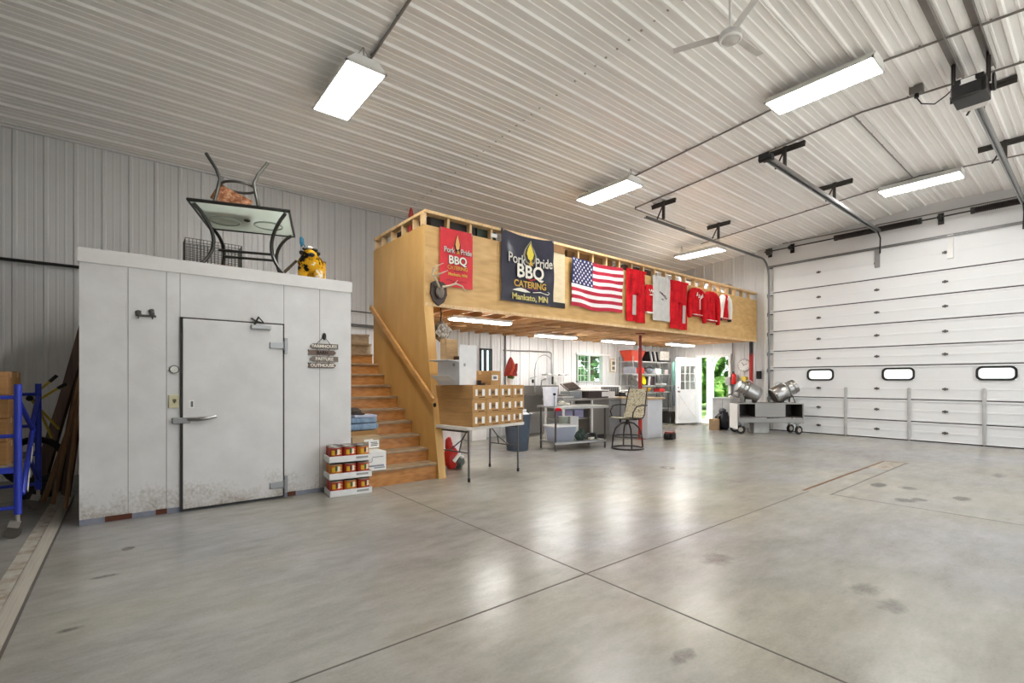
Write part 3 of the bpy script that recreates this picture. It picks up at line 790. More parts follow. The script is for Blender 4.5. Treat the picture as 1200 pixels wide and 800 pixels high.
# side wall beside the stairs: its front edge slopes out towards the floor
SW = Matrix(((0, 0, 1, LX0-.02), (1, 0, 0, 0), (0, 1, 0, 0), (0, 0, 0, 1)))
b = MB(); b.prism([(5.70, 0), (7.93, 0), (7.93, LTP), (LY+.0, LTP), (LY, LB)], SW, .02); b.build('stair_wall_panel', ply_side, t)
b = MB()
b.add([(LX0, 5.70, 0), (LX0+.09, 5.70, 0), (LX0+.13, LY, LB), (LX0, LY, LB), (LX0, 5.74, 0), (LX0+.09, 5.74, 0), (LX0+.13, LY+.04, LB), (LX0, LY+.04, LB)], [(0, 1, 2, 3), (4, 5, 6, 7), (1, 5, 6, 2), (0, 4, 7, 3), (0, 1, 5, 4)])
b.build('end_post', ply_side, t)
# rail
b = MB(); b.bb((LX0-.02, LY-.02, LTR-.045), (LX1, LY+.12, LTR)); b.build('top_rail', pine, t, bevel=.003)
b = MB(); b.bb((LX0-.02, LY+.12, LTR-.045), (LX0+.1, 7.93, LTR)); b.build('top_rail', pine, t, bevel=.003)
b = MB(); b.bb((LX0-.03, LY-.0, LTP-.0), (LX0+.02, LY+.09, LTR-.045)); b.build('corner_stud', pine, t)
for k in range(1, 26):
    x = LX0+.4*k+.0
    if x > LX1-.05: break
    b = MB(); b.bb((x-.02, LY+.02, LTP-.25), (x+.02, LY+.11, LTR-.045)); b.build('stud', pine, t)
for y in (6.5, 6.88, 7.26, 7.62, 7.9):
    b = MB(); b.bb((LX0+.0, y-.02, LTP-.25), (LX0+.09, y+.02, LTR-.045)); b.build('stud', pine, t)
# floor joists and deck
for k in range(26):
    x = LX0+.13+.405*k
    if x > LX1-.03: break
    b = MB(); b.bb((x-.019, LY+.02, LB+.015), (x+.019, YW1-.03 if x > 4.6 else 7.9, LB+.2)); b.build('joist', joistw, t)
for y in (7.2, 8.3):
    b = MB(); b.bb((LX0 if y < 7.9 else 4.6, y-.02, LB+.03), (LX1, y+.02, LB+.19)); b.build('blocking', joistw, t)
b = MB(); b.bb((LX0, LY+.02, LB+.2), (4.6, 7.9, LB+.22)); b.bb((4.6, LY+.02, LB+.2), (LX1, YW1-.03, LB+.22)); b.build('deck', ply, t)
b = MB(); b.bb((LX1-.12, 6.9, LTR-.2), (LX1-.02, 7.0, LTR)); b.build('post_end', pine, t)
b = MB(); b.box((4.54, LY-.022, 3.65), (.12, .004, .06)); part_label(b.build('sticker', white, loft), 'white sticker on the stud')
# handrail
t = thing('handrail', 'wooden handrail sloping up the plywood stair wall', 'handrail')
hp = [(LX0-.085, 5.74, 1.06), (LX0-.085, 7.9, 2.60)]
hl = math.dist(hp[0], hp[1]); ha = math.atan2(1.54, 2.16)
b = MB(); b.box((LX0-.085, 6.82, 1.83), (.04, hl, .085), rx=ha); b.build('rail', wood('handrail_wood', '#b07a3e', '#c89454', '#d8a868', (3, .6, 3), 3, .35), t, bevel=.008)
for f in (.03, .5, .97):
    p = Vector(hp[0]).lerp(Vector(hp[1]), f); b = MB(); b.tube([(p.x+.01, p.y, p.z-.05), (LX0-.03, p.y, p.z-.1)], .01, 6); b.cyl((LX0-.035, p.y, p.z-.1), (LX0-.02, p.y, p.z-.1), .03, 10); b.build('bracket', blackmet, t)

# red adjustable posts
def redpost(label, x, y, top, bot=0):
    t = thing('steel_post', label, 'post', (x, y, 0))
    b = MB(); b.cyl((0, 0, bot), (0, 0, top-.35), .045, 16); b.build('tube', M('#a32a1e', .45), t, smooth=True)
    b = MB(); b.cyl((0, 0, top-.4), (0, 0, top-.05), .032, 12); b.box((0, 0, top-.01), (.16, .16, .02)); b.box((0, 0, bot+.005), (.16, .16, .01)); b.build('screw_head', M('#7a2219', .5), t)
    return t
redpost('red steel post holding up the loft beside the island counter', 9.18, 6.72, LB+.015)
t = thing('punching_strap', 'red and black strap hanging from the loft end beside the clock', 'strap', (13.5, 6.19, 0))
b = MB(); b.tube([(0, 0, 2.42), (0, 0, 2.1)], .05, 10); b.tube([(-.05, -.02, 2.3), (-.09, -.02, 2.12), (-.05, -.02, 2.02)], .014, 6); part_label(b.build('clamp', black, t), 'black clamp at the top')
b = MB(); b.tube([(0, 0, 2.1), (0, 0, 1.06)], [.055, .05], 12); b.build('strap_body', M('#a8271f', .5), t, smooth=True)

# ------------------------------------------------------------------ banners, flag and clothes on the loft front
def cloth_sheet(name, x0, x1, z0, z1, y, mat, parent, wav, nx=28, nz=24, th=.006, top=None):
    vs = []; fs = []
    for s in (0, th):
        for j in range(nz+1):
            for i in range(nx+1):
                u = i/nx; v = j/nz; x = x0+(x1-x0)*u; z = z0+(z1-z0)*v
                p = wav(Vector((x, y, z))); vs.append((p.x, p.y+s, p.z))
    N = (nx+1)*(nz+1)
    for s in (0, 1):
        for j in range(nz):
            for i in range(nx):
                a = s*N+j*(nx+1)+i; q_ = (a, a+1, a+nx+2, a+nx+1); fs.append(q_ if s == 0 else tuple(reversed(q_)))
    for i in range(nx):
        for r in (0, nz): a = r*(nx+1)+i; fs.append((a, a+1, N+a+1, N+a))
    for j in range(nz):
        for c in (0, nx): a = j*(nx+1)+c; fs.append((a, a+nx+1, N+a+nx+1, N+a))
    b = MB(); b.add(vs, fs); return b.build(name, mat, parent, smooth=True)
def flame(name, cx, zc, w, h, mat, parent, y, warp):
    P = [(0, -.5), (-.3, -.42), (-.48, -.15), (-.36, .12), (-.15, .32), (.05, .5), (.12, .3), (.3, .12), (.46, -.12), (.32, -.4)]
    b = MB(); b.prism([(cx+a*w, zc+c*h) for a, c in P], Matrix.Translation((0, y, 0)) @ Matrix.Rotation(PI/2, 4, 'X'), .002)
    b.v = [tuple(warp(Vector(v))) for v in b.v]; return b.build(name, mat, parent)
cream = M('#eae6da', .6); gold = M('#d9b23b', .55); ink = M('#17161c', .6)
def bbq_banner(label, x0, x1, z0, z1, bg, amp, tilt, dark):
    t = thing('banner', label, 'banner', (0, 0, 0))
    y = LY-.035
    def wv(p):
        u = (p.x-x0)/(x1-x0); v = (p.z-z0)/(z1-z0)
        d = amp*(math.sin(u*7+v*3.1)*.6+math.sin(v*8.5-u*2.3)*.5+math.sin(u*15+v*11)*.2)
        sag = -.05*(x1-x0)*math.sin(PI*u)*v*(1 if dark else .2)
        return Vector((p.x, p.y-abs(d)*.9, p.z+sag))
    cloth_sheet('sheet', x0, x1, z0, z1, y, bg, t, wv)
    W = x1-x0; H_ = z1-z0; cx = (x0+x1)/2+.02*W; cloth_w = wv
    yt = y-amp*1.05-.002; X9 = (PI/2, 0, 0)
    def wv(p):      # printed marks ride on the crests of the cloth
        u = (p.x-x0)/(x1-x0); v = (p.z-z0)/(z1-z0)
        return Vector((p.x, p.y, p.z-.05*(x1-x0)*math.sin(PI*u)*v*(1 if dark else .2)))
    if dark:
        flame('flame_glow', cx, z0+H_*.77, W*.28, H_*.38, M('#8d8875', .6), t, yt+.002, wv)
    flame('flame_outline', cx, z0+H_*.77, W*.21, H_*.33, ink, t, yt, wv)
    flame('flame', cx, z0+H_*.785, W*.14, H_*.27, M('#e3cf3e' if dark else '#e8b06a', .5), t, yt-.004, wv)
    k9 = W*.01
    for dx, s_ in ((-.255, 'Pork'), (.265, 'Pride')):
        text('lettering', s_, W*.2, ink, t, (cx+dx*W+.004, yt-.003, z0+H_*.625-.004), X9, k9*.7, warp=wv, sx=.82)
        text('lettering', s_, W*.2, M('#cfcbc3', .6), t, (cx+dx*W, yt-.007, z0+H_*.625), X9, k9*.25, warp=wv, sx=.82)
    text('lettering', '&', W*.12, gold, t, (cx+.01*W, yt-.009, z0+H_*.61), X9, .002, warp=wv)
    bs = W*(.27 if dark else .29); bz = z0+H_*.46
    text('lettering', 'BBQ', bs, ink, t, (cx+.004, yt-.003, bz-.004), X9, k9*1.7, warp=wv)
    text('lettering', 'BBQ', bs, cream, t, (cx, yt-.009, bz), X9, k9*.6, warp=wv)
    for bx in (-.345, -.06):      # slab serifs on the two Bs
        for sz_ in (-.335, .335):
            b = MB(); b.box((cx+bx*bs*2-.02*W, yt-.0095, bz+sz_*bs), (.16*bs, .004, .06*bs))
            b.v = [tuple(wv(Vector(v))) for v in b.v]; b.build('letter_serif', cream, t)
    text('lettering', 'CATERING', W*.135, M('#c9a24a' if dark else '#d9a04a', .55), t, (cx, yt-.007, z0+H_*(.27 if dark else .33)), X9, k9*.3, warp=wv, sx=.95)
    b = MB(); b.bb((cx-.12*W, yt-.007, z0+H_*(.205 if dark else .275)), (cx+.14*W, yt-.005, z0+H_*(.215 if dark else .283))); b.v = [tuple(wv(Vector(v))) for v in b.v]; b.build('rule', M('#7d2f6a' if dark else '#5b2a58', .6), t)
    text('lettering', 'Mankato, MN', W*(.125 if dark else .105), M('#cdbf77' if dark else '#e2b24c', .55), t, (cx, yt-.007, z0+H_*(.075 if dark else .215)), X9, k9*.3, warp=wv)
    if dark:
        b = MB(); P = [(-.34, .165), (-.25, .2), (-.18, .215), (-.1, .2), (.0, .165), (-.1, .155), (-.2, .16)]
        b.prism([(cx+a*W, z0+c*H_) for a, c in P], Matrix.Translation((0, yt-.004, 0)) @ Matrix.Rotation(PI/2, 4, 'X'), .002); b.v = [tuple(wv(Vector(v))) for v in b.v]; b.build('swoosh', cream, t)
        b = MB(); b.tube([(cx+.05*W, yt-.006, z0+.17*H_), (cx+.2*W, yt-.006, z0+.185*H_), (cx+.34*W, yt-.006, z0+.16*H_), (cx+.38*W, yt-.006, z0+.19*H_), (cx+.34*W, yt-.006, z0+.205*H_)], .007, 4); b.v = [tuple(wv(Vector(v))) for v in b.v]; b.build('swoosh', cream, t)
        b = MB(); b.tube([(cx-.07*W, yt-.006, z0+.375*H_), (cx+.0*W, yt-.006, z0+.345*H_), (cx+.1*W, yt-.006, z0+.38*H_)], .014, 4); b.v = [tuple(wv(Vector(v))) for v in b.v]; b.build('red_curl', M('#b3262b', .6), t)
    else:
        b = MB()
        for (a, z) in ((-.25, .1), (-.05, .085), (.18, .1)): b.tube([(cx+(a-.1)*W, yt-.004, z0+z*H_), (cx+a*W, yt-.004, z0+(z+.015)*H_), (cx+(a+.1)*W, yt-.004, z0+z*H_)], .005, 4)
        b.v = [tuple(wv(Vector(v))) for v in b.v]; b.build('swoosh', M('#8d2536', .6), t)
    for u in (.03, .97):
        g = MB(); g.ring((x0+W*u, y-amp-.004, z1-.03), .012, .004, 12, 5, 'Y'); g.build('grommet', alum, t)
bbq_banner('red hanging banner lettered Pork Pride BBQ above the antler mount', 3.546, 4.12, 2.735, 3.595, M('#d62c37', .5, 0, .06), .006, 0, False)
bbq_banner('large navy blue banner lettered Pork Pride BBQ Catering on the loft', 4.67, 5.83, 2.64, 3.80, M('#30303f', .24, 0, .1), .02, 0, True)

# pale board beside the navy banner
t = thing('pale_board', 'pale plywood board with a dark bottom strip between the navy banner and the flag', 'board', (5.98, LY-.02, 2.64))
b = MB(); b.bb((-.18, 0, .09), (.15, .018, .97)); b.build('board', wood('pale_ply', '#d8c39a', '#e4d2ac', '#ecdcbb', (.6, .6, 3), 3, .5), t)
b = MB(); b.bb((-.18, -.006, 0), (.15, .018, .09)); part_label(b.build('bottom_strip', M('#23211f', .5), t), 'dark bottom strip')
b = MB(); b.box((-.02, -.004, 1.04), (.3, .02, .14)); part_label(b.build('backing_block', M('#8a6233', .6), t), 'brown block above the board')

# flag
t = thing('flag', 'star spangled flag with red and white stripes pinned on the loft front', 'flag')
FX0, FX1, FZ0, FZ1 = 6.27, 7.73, 2.71, 3.60
def fw(p):
    u = (p.x-FX0)/(FX1-FX0); v = (p.z-FZ0)/(FZ1-FZ0)
    d = .022*math.sin(u*9+v*2.2)+.012*math.sin(v*9+u*4)
    return Vector((p.x, p.y-abs(d), p.z-.035*math.sin(PI*u)+.012*math.sin(u*11)*(1-v)))
def flagpart(name, xa, xb, rows, par, mats):
    vs = []; fs = []; mi = []; nx = 34
    for s in (0, .006):
        for j in range(len(rows)):
            for i in range(nx+1):
                p = fw(Vector((xa+(xb-xa)*i/nx, LY-.04, rows[j]))); vs.append((p.x, p.y+s, p.z))
    N = len(rows)*(nx+1); b = MB()
    for s in (0, 1):
        for j in range(len(rows)-1):
            for i in range(nx):
                a = s*N+j*(nx+1)+i; fs.append((a, a+1, a+nx+2, a+nx+1)); mi.append(par(j))
    b.add(vs, fs); b.mi = mi
    return b.build(name, mats, t)
fr_, fwh, fbl = M('#b5233c', .7, 0, .06), M('#e9e4e4', .7, 0, .04), M('#2b3264', .7)
hh = (FZ1-FZ0)/13; cxn = FX0+(FX1-FX0)*.39
flagpart('stripes', FX0, FX1, [FZ0+hh*k for k in range(7)], lambda j: j % 2, [fr_, fwh])
flagpart('stripes', cxn, FX1, [FZ0+hh*k for k in range(6, 14)], lambda j: j % 2, [fr_, fwh])
flagpart('canton', FX0, cxn, [FZ0+hh*k for k in range(6, 14)], lambda j: 0, [fbl])
b = MB()
for r in range(9):
    for c in range(6 if r % 2 == 0 else 5):
        sx = FX0+(cxn-FX0)*((c+.5)/6+(0 if r % 2 == 0 else 1/12)); sz = FZ0+6*hh+7*hh*(r+.7)/9.4
        P = []
        for k in range(10):
            a = PI/2+k*PI/5; q_ = .027 if k % 2 == 0 else .012; P.append((sx+q_*math.cos(a), sz+q_*math.sin(a)))
        b.prism(P, Matrix.Translation((0, LY-.043, 0)) @ Matrix.Rotation(PI/2, 4, 'X'), .002)
b.v = [tuple(fw(Vector(v))) for v in b.v]; b.build('stars', fwh, t)

# garments: closed shells lofted from rows (z, x_left, x_right), belly to the room
def drape(rows, th=.04, nx=14, seed=0, wr=.008):
    rr = random.Random(seed); p1, p2 = rr.uniform(0, 6), rr.uniform(0, 6)
    b = MB(); vs = []
    for s in (0, 1):
        for (z, xl, xr) in rows:
            for i in range(nx+1):
                u = i/nx; x = xl+(xr-xl)*u; bul = th*math.sin(PI*u)**.5
                w = wr*math.sin(u*17+z*3+p1)+wr*.7*math.sin(u*8-z*7+p2)
                vs.append((x, (-bul-abs(w)) if s == 0 else 0, z))
    N = len(rows)*(nx+1); fs = []
    for s in (0, 1):
        for j in range(len(rows)-1):
            for i in range(nx):
                a = s*N+j*(nx+1)+i; fs.append((a, a+1, a+nx+2, a+nx+1))
    for j in range(len(rows)-1):
        for i in (0, nx):
            a = j*(nx+1)+i; fs.append((a, a+nx+1, N+a+nx+1, N+a))
    for j in (0, len(rows)-1):
        for i in range(nx):
            a = j*(nx+1)+i; fs.append((a, a+1, N+a+1, N+a))
    return b.add(vs, fs)
def lerp_rows(rows, n=5):
    out = []
    for a, c in zip(rows, rows[1:]):
        for k in range(n): out.append(tuple(a[i]+(c[i]-a[i])*k/n for i in range(3)))
    return out+[rows[-1]]
grey_cl = M('#b4a9a4', .8)
def pants(label, x, z, w, h, letters, seed):
    t = thing('trousers', label, 'trousers', (x, LY-.045, z))
    b = drape(lerp_rows([(0, -w/2, w/2), (-h*.3, -w/2, w/2), (-h*.42, -w/2, w/2*.98), (-h*.46, -w/2, w/2)]), .045, 20, seed, .012)
    b.add(*(lambda q_: (q_.v, q_.f))(drape(lerp_rows([(-h*.46, -w/2, -.005), (-h, -w/2, -w*.02)]), .04, 12, seed+1, .01)))
    b.add(*(lambda q_: (q_.v, q_.f))(drape(lerp_rows([(-h*.46, .005, w/2), (-h*1.01, w*.02, w/2)]), .04, 12, seed+2, .01)))
    b.build('legs', redcloth, t, smooth=True)
    b = MB()
    for zz in (0, ): b.bb((-w/2, -.05, -.05), (w/2, -.006, .0))
    b.build('waistband', redcloth, t, bevel=.01)
    b = drape(lerp_rows([(-h*.5, w*letters[0], w*letters[0]+.11), (-h*.88, w*letters[0]-.02, w*letters[0]+.1)]), .012, 8, 3, .004)
    b.v = [(a, y-.052, c) for a, y, c in b.v]; part_label(b.build('faded_patch', grey_cl, t, smooth=True), 'pale faded patch')
    if letters[1]:
        for k in range(4):
            q = MB(); q.tube([(-w*.42, -.06, -.13-.09*k), (-w*.30, -.066, -.12-.09*k), (-w*.33, -.066, -.165-.09*k), (-w*.4, -.062, -.17-.09*k)], .008, 5); q.build('printed_mark', M('#5f0f14', .8), t)
    return t
pants('red trousers with dark letters hung first beside the flag', 8.16, 3.615, .62, 1.06, (-.26, True), 11)
t = thing('shirt', 'small red jersey hung behind the pale towel', 'shirt', (8.66, LY-.02, 3.38))
b = drape(lerp_rows([(0, -.1, .12), (-.05, -.15, .16), (-.3, -.13, .14), (-.6, -.14, .15)]), .03, 12, 5, .008); b.build('body', redcloth, t, smooth=True)
b = MB(); b.bb((-.14, -.042, -.61), (.15, -.005, -.575)); part_label(b.build('hem', cream, t), 'white hem')
b = MB(); b.tube([(-.06, -.045, -.1), (-.02, -.05, -.17), (.02, -.05, -.1), (.05, -.048, -.17), (.08, -.045, -.12)], .01, 5); b.tube([(-.05, -.045, -.22), (.06, -.048, -.21)], .012, 5); part_label(b.build('printed_mark', cream, t), 'white printed mark')
t = thing('towel', 'pale grey towel hanging among the red clothes', 'towel', (9.05, LY-.05, 3.6))
b = drape(lerp_rows([(0, -.32, .33), (-.3, -.3, .32), (-.9, -.31, .33), (-.96, -.3, .32)]), .03, 18, 6, .012); b.build('cloth', M('#c9c6c1', .85), t, smooth=True)
b = MB()
for (x, z, w) in ((-.06, -.36, .12), (.02, -.4, .16), (.1, -.46, .08), (-.02, -.5, .06)): b.box((x, -.052, z), (w, .006, .018), ry=.3)
part_label(b.build('printed_mark', M('#75525a', .8), t), 'faint printed mark')
pants('red trousers with a pale patch hung between the towel and the jackets', 9.73, 3.585, .68, 1.07, (.14, False), 21)
def jacket(label, x, z, w, h, seed, white_sleeve=False):
    t = thing('jacket', label, 'jacket', (x, LY-.045, z))
    b = drape(lerp_rows([(0, -w*.12, w*.12), (-.05, -w*.3, w*.3), (-h*.35, -w*.34, w*.34), (-h*.82, -w*.32, w*.33), (-h*.9, -w*.31, w*.32)]), .08, 16, seed, .016); b.build('body', redcloth, t, smooth=True)
    b = MB(); b.bb((-w*.31, -.085, -h*.94), (w*.31, -.006, -h*.89)); part_label(b.build('hem', M('#a81a24', .8), t, bevel=.01), 'ribbed hem')
    b = MB(); b.bb((-w*.31, -.09, -h*.9), (w*.31, -.02, -h*.88)); part_label(b.build('hem_stripe', cream, t), 'white hem stripe')
    for s in (-1, 1):
        b = MB(); b.tube([(s*w*.2, -.04, -.05), (s*w*.36, -.05, -h*.2), (s*w*.46, -.05, -h*.55), (s*w*.48, -.045, -h*.92)], [.07, .085, .075, .055], 10); b.build('sleeve', cream if white_sleeve else redcloth, t, smooth=True)
        b = MB(); b.tube([(s*w*.48, -.045, -h*.9), (s*w*.485, -.045, -h*1.0)], [.058, .045], 10); b.build('cuff', black if white_sleeve else redcloth, t, smooth=True)
    b = MB(); b.tube([(-w*.14, -.06, -.01), (0, -.075, -.05), (w*.14, -.06, -.01)], .025, 8); b.build('collar', redcloth, t, smooth=True)
    return t
j = jacket('red jacket with white script letters, nearest the trousers', 10.42, 3.51, .62, .7, 31)
for (a, c) in ((-.1, -.16), (-.02, -.2), (.06, -.22), (.12, -.18)):
    b = MB(); b.tube([(a-.03, -.125, c-.04), (a, -.128, c+.04), (a+.02, -.125, c-.03)], .011, 5); b.build('lettering', cream, j)
b = MB(); b.bb((.03, -.118, -.5), (.05, -.1, -.26)); b.build('zip', cream, j)
jacket('plain red jacket between the script jacket and the white sleeved jacket', 11.08, 3.5, .66, .78, 33)
jacket('red jacket with white sleeves and dark cuffs, last before the bare plywood', 11.75, 3.5, .48, .66, 35, True)

# antler mount
t = thing('antler_mount', 'dark shield plaque with pale antlers below the red banner', 'antlers', (3.53, LY-.01, 2.6))
b = MB(); P = [(-.13, .15), (-.07, .19), (.07, .19), (.13, .15), (.14, 0), (.09, -.11), (0, -.17), (-.09, -.11), (-.14, 0)]
b.prism(P, Matrix.Rotation(PI/2, 4, 'X'), .03); b.build('plaque', M('#3a2a22', .3), t, bevel=.008)
b = MB(); b.blob((0, -.06, .02), (.065, .05, .085), 3, .1); part_label(b.build('hide_cap', M('#7c7269', .5), t, smooth=True), 'grey skull cap')
ant = M('#c9bda4', .5)
for s in (-1, 1):
    b = MB()
    if s < 0:
        b.tube([(-.03, -.08, .1), (-.1, -.14, .16), (-.2, -.18, .24), (-.19, -.22, .33), (-.06, -.26, .4)], [.018, .014, .012, .01, .005], 7)
        b.tube([(-.17, -.17, .21), (-.06, -.25, .27), (0, -.28, .3)], [.012, .01, .004], 6); b.tube([(-.2, -.19, .27), (-.13, -.25, .32)], [.011, .004], 6)
    else:
        b.tube([(.03, -.08, .1), (.1, -.14, .115), (.19, -.19, .15), (.28, -.22, .12), (.32, -.24, .04)], [.02, .016, .014, .012, .005], 7)
        b.tube([(.17, -.18, .145), (.2, -.22, .2)], [.01, .004], 6)
    b.build('antler', ant, t, smooth=True)

# ------------------------------------------------------------------ things kept up on the loft
ZL = LB+.22
def carton(name, label, x, y, z, w, d, h, rz=0, mat=None, cat='box', tape=True):
    t = thing(name, label, cat, (x, y, z), rz)
    b = MB(); b.bb((-w/2, -d/2, 0), (w/2, d/2, h)); b.build('carton', mat or cardboard_mat(), t, bevel=.006)
    if tape:
        b = MB(); b.bb((-w/2-.001, -.025, h-.05), (w/2+.001, .025, h+.0015)); b.build('tape', M('#c9a877', .4), t)
    return t
t = thing('traffic_cone', 'red pointed cone standing on the loft behind the corner stud', 'cone', (3.75, 7.4, 0))
b = MB(); b.lathe([(.13, 3.83), (.06, 3.95), (.045, 4.15), (.03, 4.24), (.012, 4.28)], 16); b.build('cone', M('#a8362f', .5), t, smooth=True)
b = MB(); b.bb((-.25, -.16, ZL), (.25, .16, 3.81)); part_label(b.build('base_crate', M('#2a2624', .7), t, bevel=.01), 'dark crate under the cone')
wl = M('#dcdad6', .55)
for (lab, x, y, w, d, h, m) in (
    ('white carton showing over the loft rail behind the towel', 9.62, 6.52, .9, .5, 1.12, wl),
    ('long white box topping the things on the loft behind the red trousers', 10.4, 7.5, 2.3, .7, 1.52, wl),
    ('white carton on the loft behind the script jacket', 10.75, 6.6, .6, .45, 1.12, wl),
    ('white carton on the loft near the door wall', 12.95, 6.65, .9, .5, 1.15, wl),
    ('dark box on the loft behind the red banner', 3.88, 6.5, .8, .5, 1.15, M('#34302d', .6)),
    ('dark green case on the loft beside the navy banner', 4.5, 6.5, .38, .5, 1.14, M('#38443a', .6)),
    ('brown cardboard box on the loft behind the flag', 7.0, 6.52, 1.3, .5, 1.13, cardboard_mat('#7d5a36')),
    ('grey box on the loft behind the last jacket', 12.0, 6.6, .5, .4, 1.1, M('#8f8c88', .6)),
    ('dark brown box on the loft behind the first red trousers', 8.5, 6.52, .95, .5, 1.12, M('#4c3a2d', .7)),
    ('dark crate on the loft behind the pale board', 6.0, 6.52, .5, .5, 1.1, M('#3d3129', .7)),
    ('orange topped box on the loft behind the white sleeved jacket', 11.45, 6.62, .35, .35, 1.1, M('#c08a52', .6))):
    carton('storage_box', lab, x, y, ZL, w, d, h, 0, m, tape=False)
q = MB(); q.bb((12.5, 6.36, ZL), (12.75, 6.46, 3.94)); tag(q.build('timber_block', M('#8f8273', .7)), 'weathered grey timber post poking above the loft rail near the door wall', 'timber')
q = MB(); q.box((12.0, 6.9, 3.83), (1.9, .14, .04)); q.bb((11.3, 6.84, ZL), (11.36, 6.96, 3.81)); q.bb((12.85, 6.84, ZL), (12.9, 6.96, 3.81)); tag(q.build('trestle', pine), 'pale wooden trestle on the loft beside the timber post', 'trestle')
for i, (x, lab) in enumerate(((11.62, 'white hoop leaning behind the loft rail above the jackets'), (12.28, 'second white hoop behind the loft rail near the timber post'))):
    q = MB(); q.ring((x, 6.4, 3.64), .17, .03, 24, 8, 'Y'); tag(q.build('hoop', wl, smooth=True), lab, 'hoop')

# ------------------------------------------------------------------ on top of the cooler
AZ = CT
A = math.atan2(6.08-6.38, 1.46-.5)
cx, cy = 1.16, 6.73
t = thing('patio_table', 'glass topped patio table with curved dark legs standing on the cooler', 'table', (cx, cy, AZ), A)
TW, TD, TH = 1.02, 1.06, .775
b = MB(); b.bb((-TW/2+.01, -TD/2+.01, TH-.006), (TW/2-.01, TD/2-.01, TH)); b.build('glass_top', tabletopglass, t)
b = MB()
dk = M('#33322f', .35, .4)
b.tube([(-TW/2, -TD/2, TH), (TW/2, -TD/2, TH), (TW/2, TD/2, TH), (-TW/2, TD/2, TH)], .02, 8, closed=True); b.build('rim', dk, t)
b = MB(); b.ring((0, 0, TH-.01), .028, .01, 16, 6); b.build('umbrella_ring', dk, t)
for sx in (-1, 1):
    for sy in (-1, 1):
        b = MB(); pts = []
        for i in range(13):
            f = i/12
            # bow: out at the rim, in at the waist, out at the foot
            q_ = .96-.52*math.sin(PI*min(1, f*1.02))**.8
            pts.append((sx*TW/2*(q_*.62+.32), sy*TD/2*(q_*.62+.32), TH-.02-f*(TH-.03)))
        b.tube(pts, .021, 8); b.build('leg', dk, t, smooth=True)
for sy in (-1, 1):
    b = MB(); b.tube([(-.28, sy*.16, .33), (.28, sy*.16, .33)], .016, 6); b.build('stretcher', dk, t)
b = MB(); b.ring((-.24, 0, TH-.05), .16, .01, 24, 6); b.ring((.24, 0, TH-.05), .16, .01, 24, 6); b.build('under_ring', M('#8f9a93', .4), t)
# chair upside down on it
t = thing('patio_chair', 'upturned patio chair with a leaf patterned sling resting on the glass table', 'chair', (1.07, 6.72, AZ+TH+.02), A)
b = MB(); b.box((-.02, .02, .1), (.44, .42, .03), rx=.28); b.build('sling_seat', leafsling, t, bevel=.01)
b = MB(); b.box((-.08, .0, .2), (.4, .03, .22), ry=.42, rx=-.2); b.build('sling_back', leafsling, t, bevel=.01)
fm = M('#54544f', .35, .5)
for s in (-1, 1):
    b = MB(); b.tube([(s*.22, -.15, .0), (s*.23, -.16, .1), (s*.2, -.15, .26), (s*.18, -.14, .38), (s*.22, -.12, .5), (s*.33, -.1, .68)], .02, 8); b.build('leg', fm, t, smooth=True)
    b = MB(); b.tube([(s*.2, .2, .02), (s*.2, .2, .22), (s*.17, .12, .34)], .018, 8); b.build('arm', fm, t, smooth=True)
b = MB(); b.ring((0, .0, .36), .185, .016, 28, 8); b.build('foot_ring', fm, t)
b = MB(); b.box((-.25, .1, .13), (.03, .03, .27)); b.build('back_post', black, t)
# wire basket
t = thing('wire_basket', 'grey wire mesh basket on the cooler behind the table legs', 'basket', (.92, 7.78, AZ))
b = MB()
BW, BD, BH = .33, .15, .66
for z in [i*.044 for i in range(16)]: b.tube([(-BW, -BD, z), (BW, -BD, z), (BW, BD, z), (-BW, BD, z)], .0045, 4, closed=True)
for i in range(17):
    x = -BW+2*BW*i/16; b.tube([(x, -BD, 0), (x, -BD, BH)], .004, 4); b.tube([(x, BD, 0), (x, BD, BH)], .004, 4)
for i in range(8):
    y = -BD+2*BD*i/7; b.tube([(-BW, y, 0), (-BW, y, BH)], .004, 4); b.tube([(BW, y, 0), (BW, y, BH)], .004, 4)
b.build('mesh', M('#6f6d6a', .4, .6), t)
t = thing('wicker_tray', 'flat brown wicker tray lying on the cooler under the table', 'tray', (.86, 6.35, AZ))
b = MB(); b.lathe([(.16, 0), (.2, .04), (.19, .045), (.15, .012), (.02, .012)], 26); b.build('tray', M('#7c5327', .7), t, smooth=True)
b = MB(); b.ring((0, 0, .045), .195, .012, 30, 6); b.build('rim', M('#5d3b1a', .7), t)

# painted cow ornament
t = thing('cow_ornament', 'yellow, black and white painted cow ornament on the cooler corner', 'ornament', (1.80, 6.28, AZ), -.35); t.scale = (1.3, 1.15, 1.0)
b = MB()
prof = [(-.2, .03), (-.19, .1), (-.1, .135), (0, .14), (.09, .125), (.15, .09), (.18, .03)]
me = bpy.data.meshes.new('body')
V = [(0, .14, .2), (0, .04, .21), (0, -.1, .22), (0, -.16, .27), (0, -.2, .31), (0, -.25, .29),
     (.07, -.08, .12), (.075, -.09, .02), (-.07, -.08, .12), (-.075, -.09, .02), (.07, .14, .12), (.075, .15, .02), (-.07, .14, .12), (-.075, .15, .02)]
Ed = [(0, 1), (1, 2), (2, 3), (3, 4), (4, 5), (2, 6), (6, 7), (2, 8), (8, 9), (0, 10), (10, 11), (0, 12), (12, 13)]
rad = [.11, .125, .12, .085, .075, .05, .045, .035, .045, .035, .045, .035, .045, .035]
me.from_pydata(V, Ed, []); me.materials.append(yellowcow)
o = bpy.data.objects.new('body', me); col.objects.link(o); o.parent = t
sk = o.modifiers.new('skin', 'SKIN')
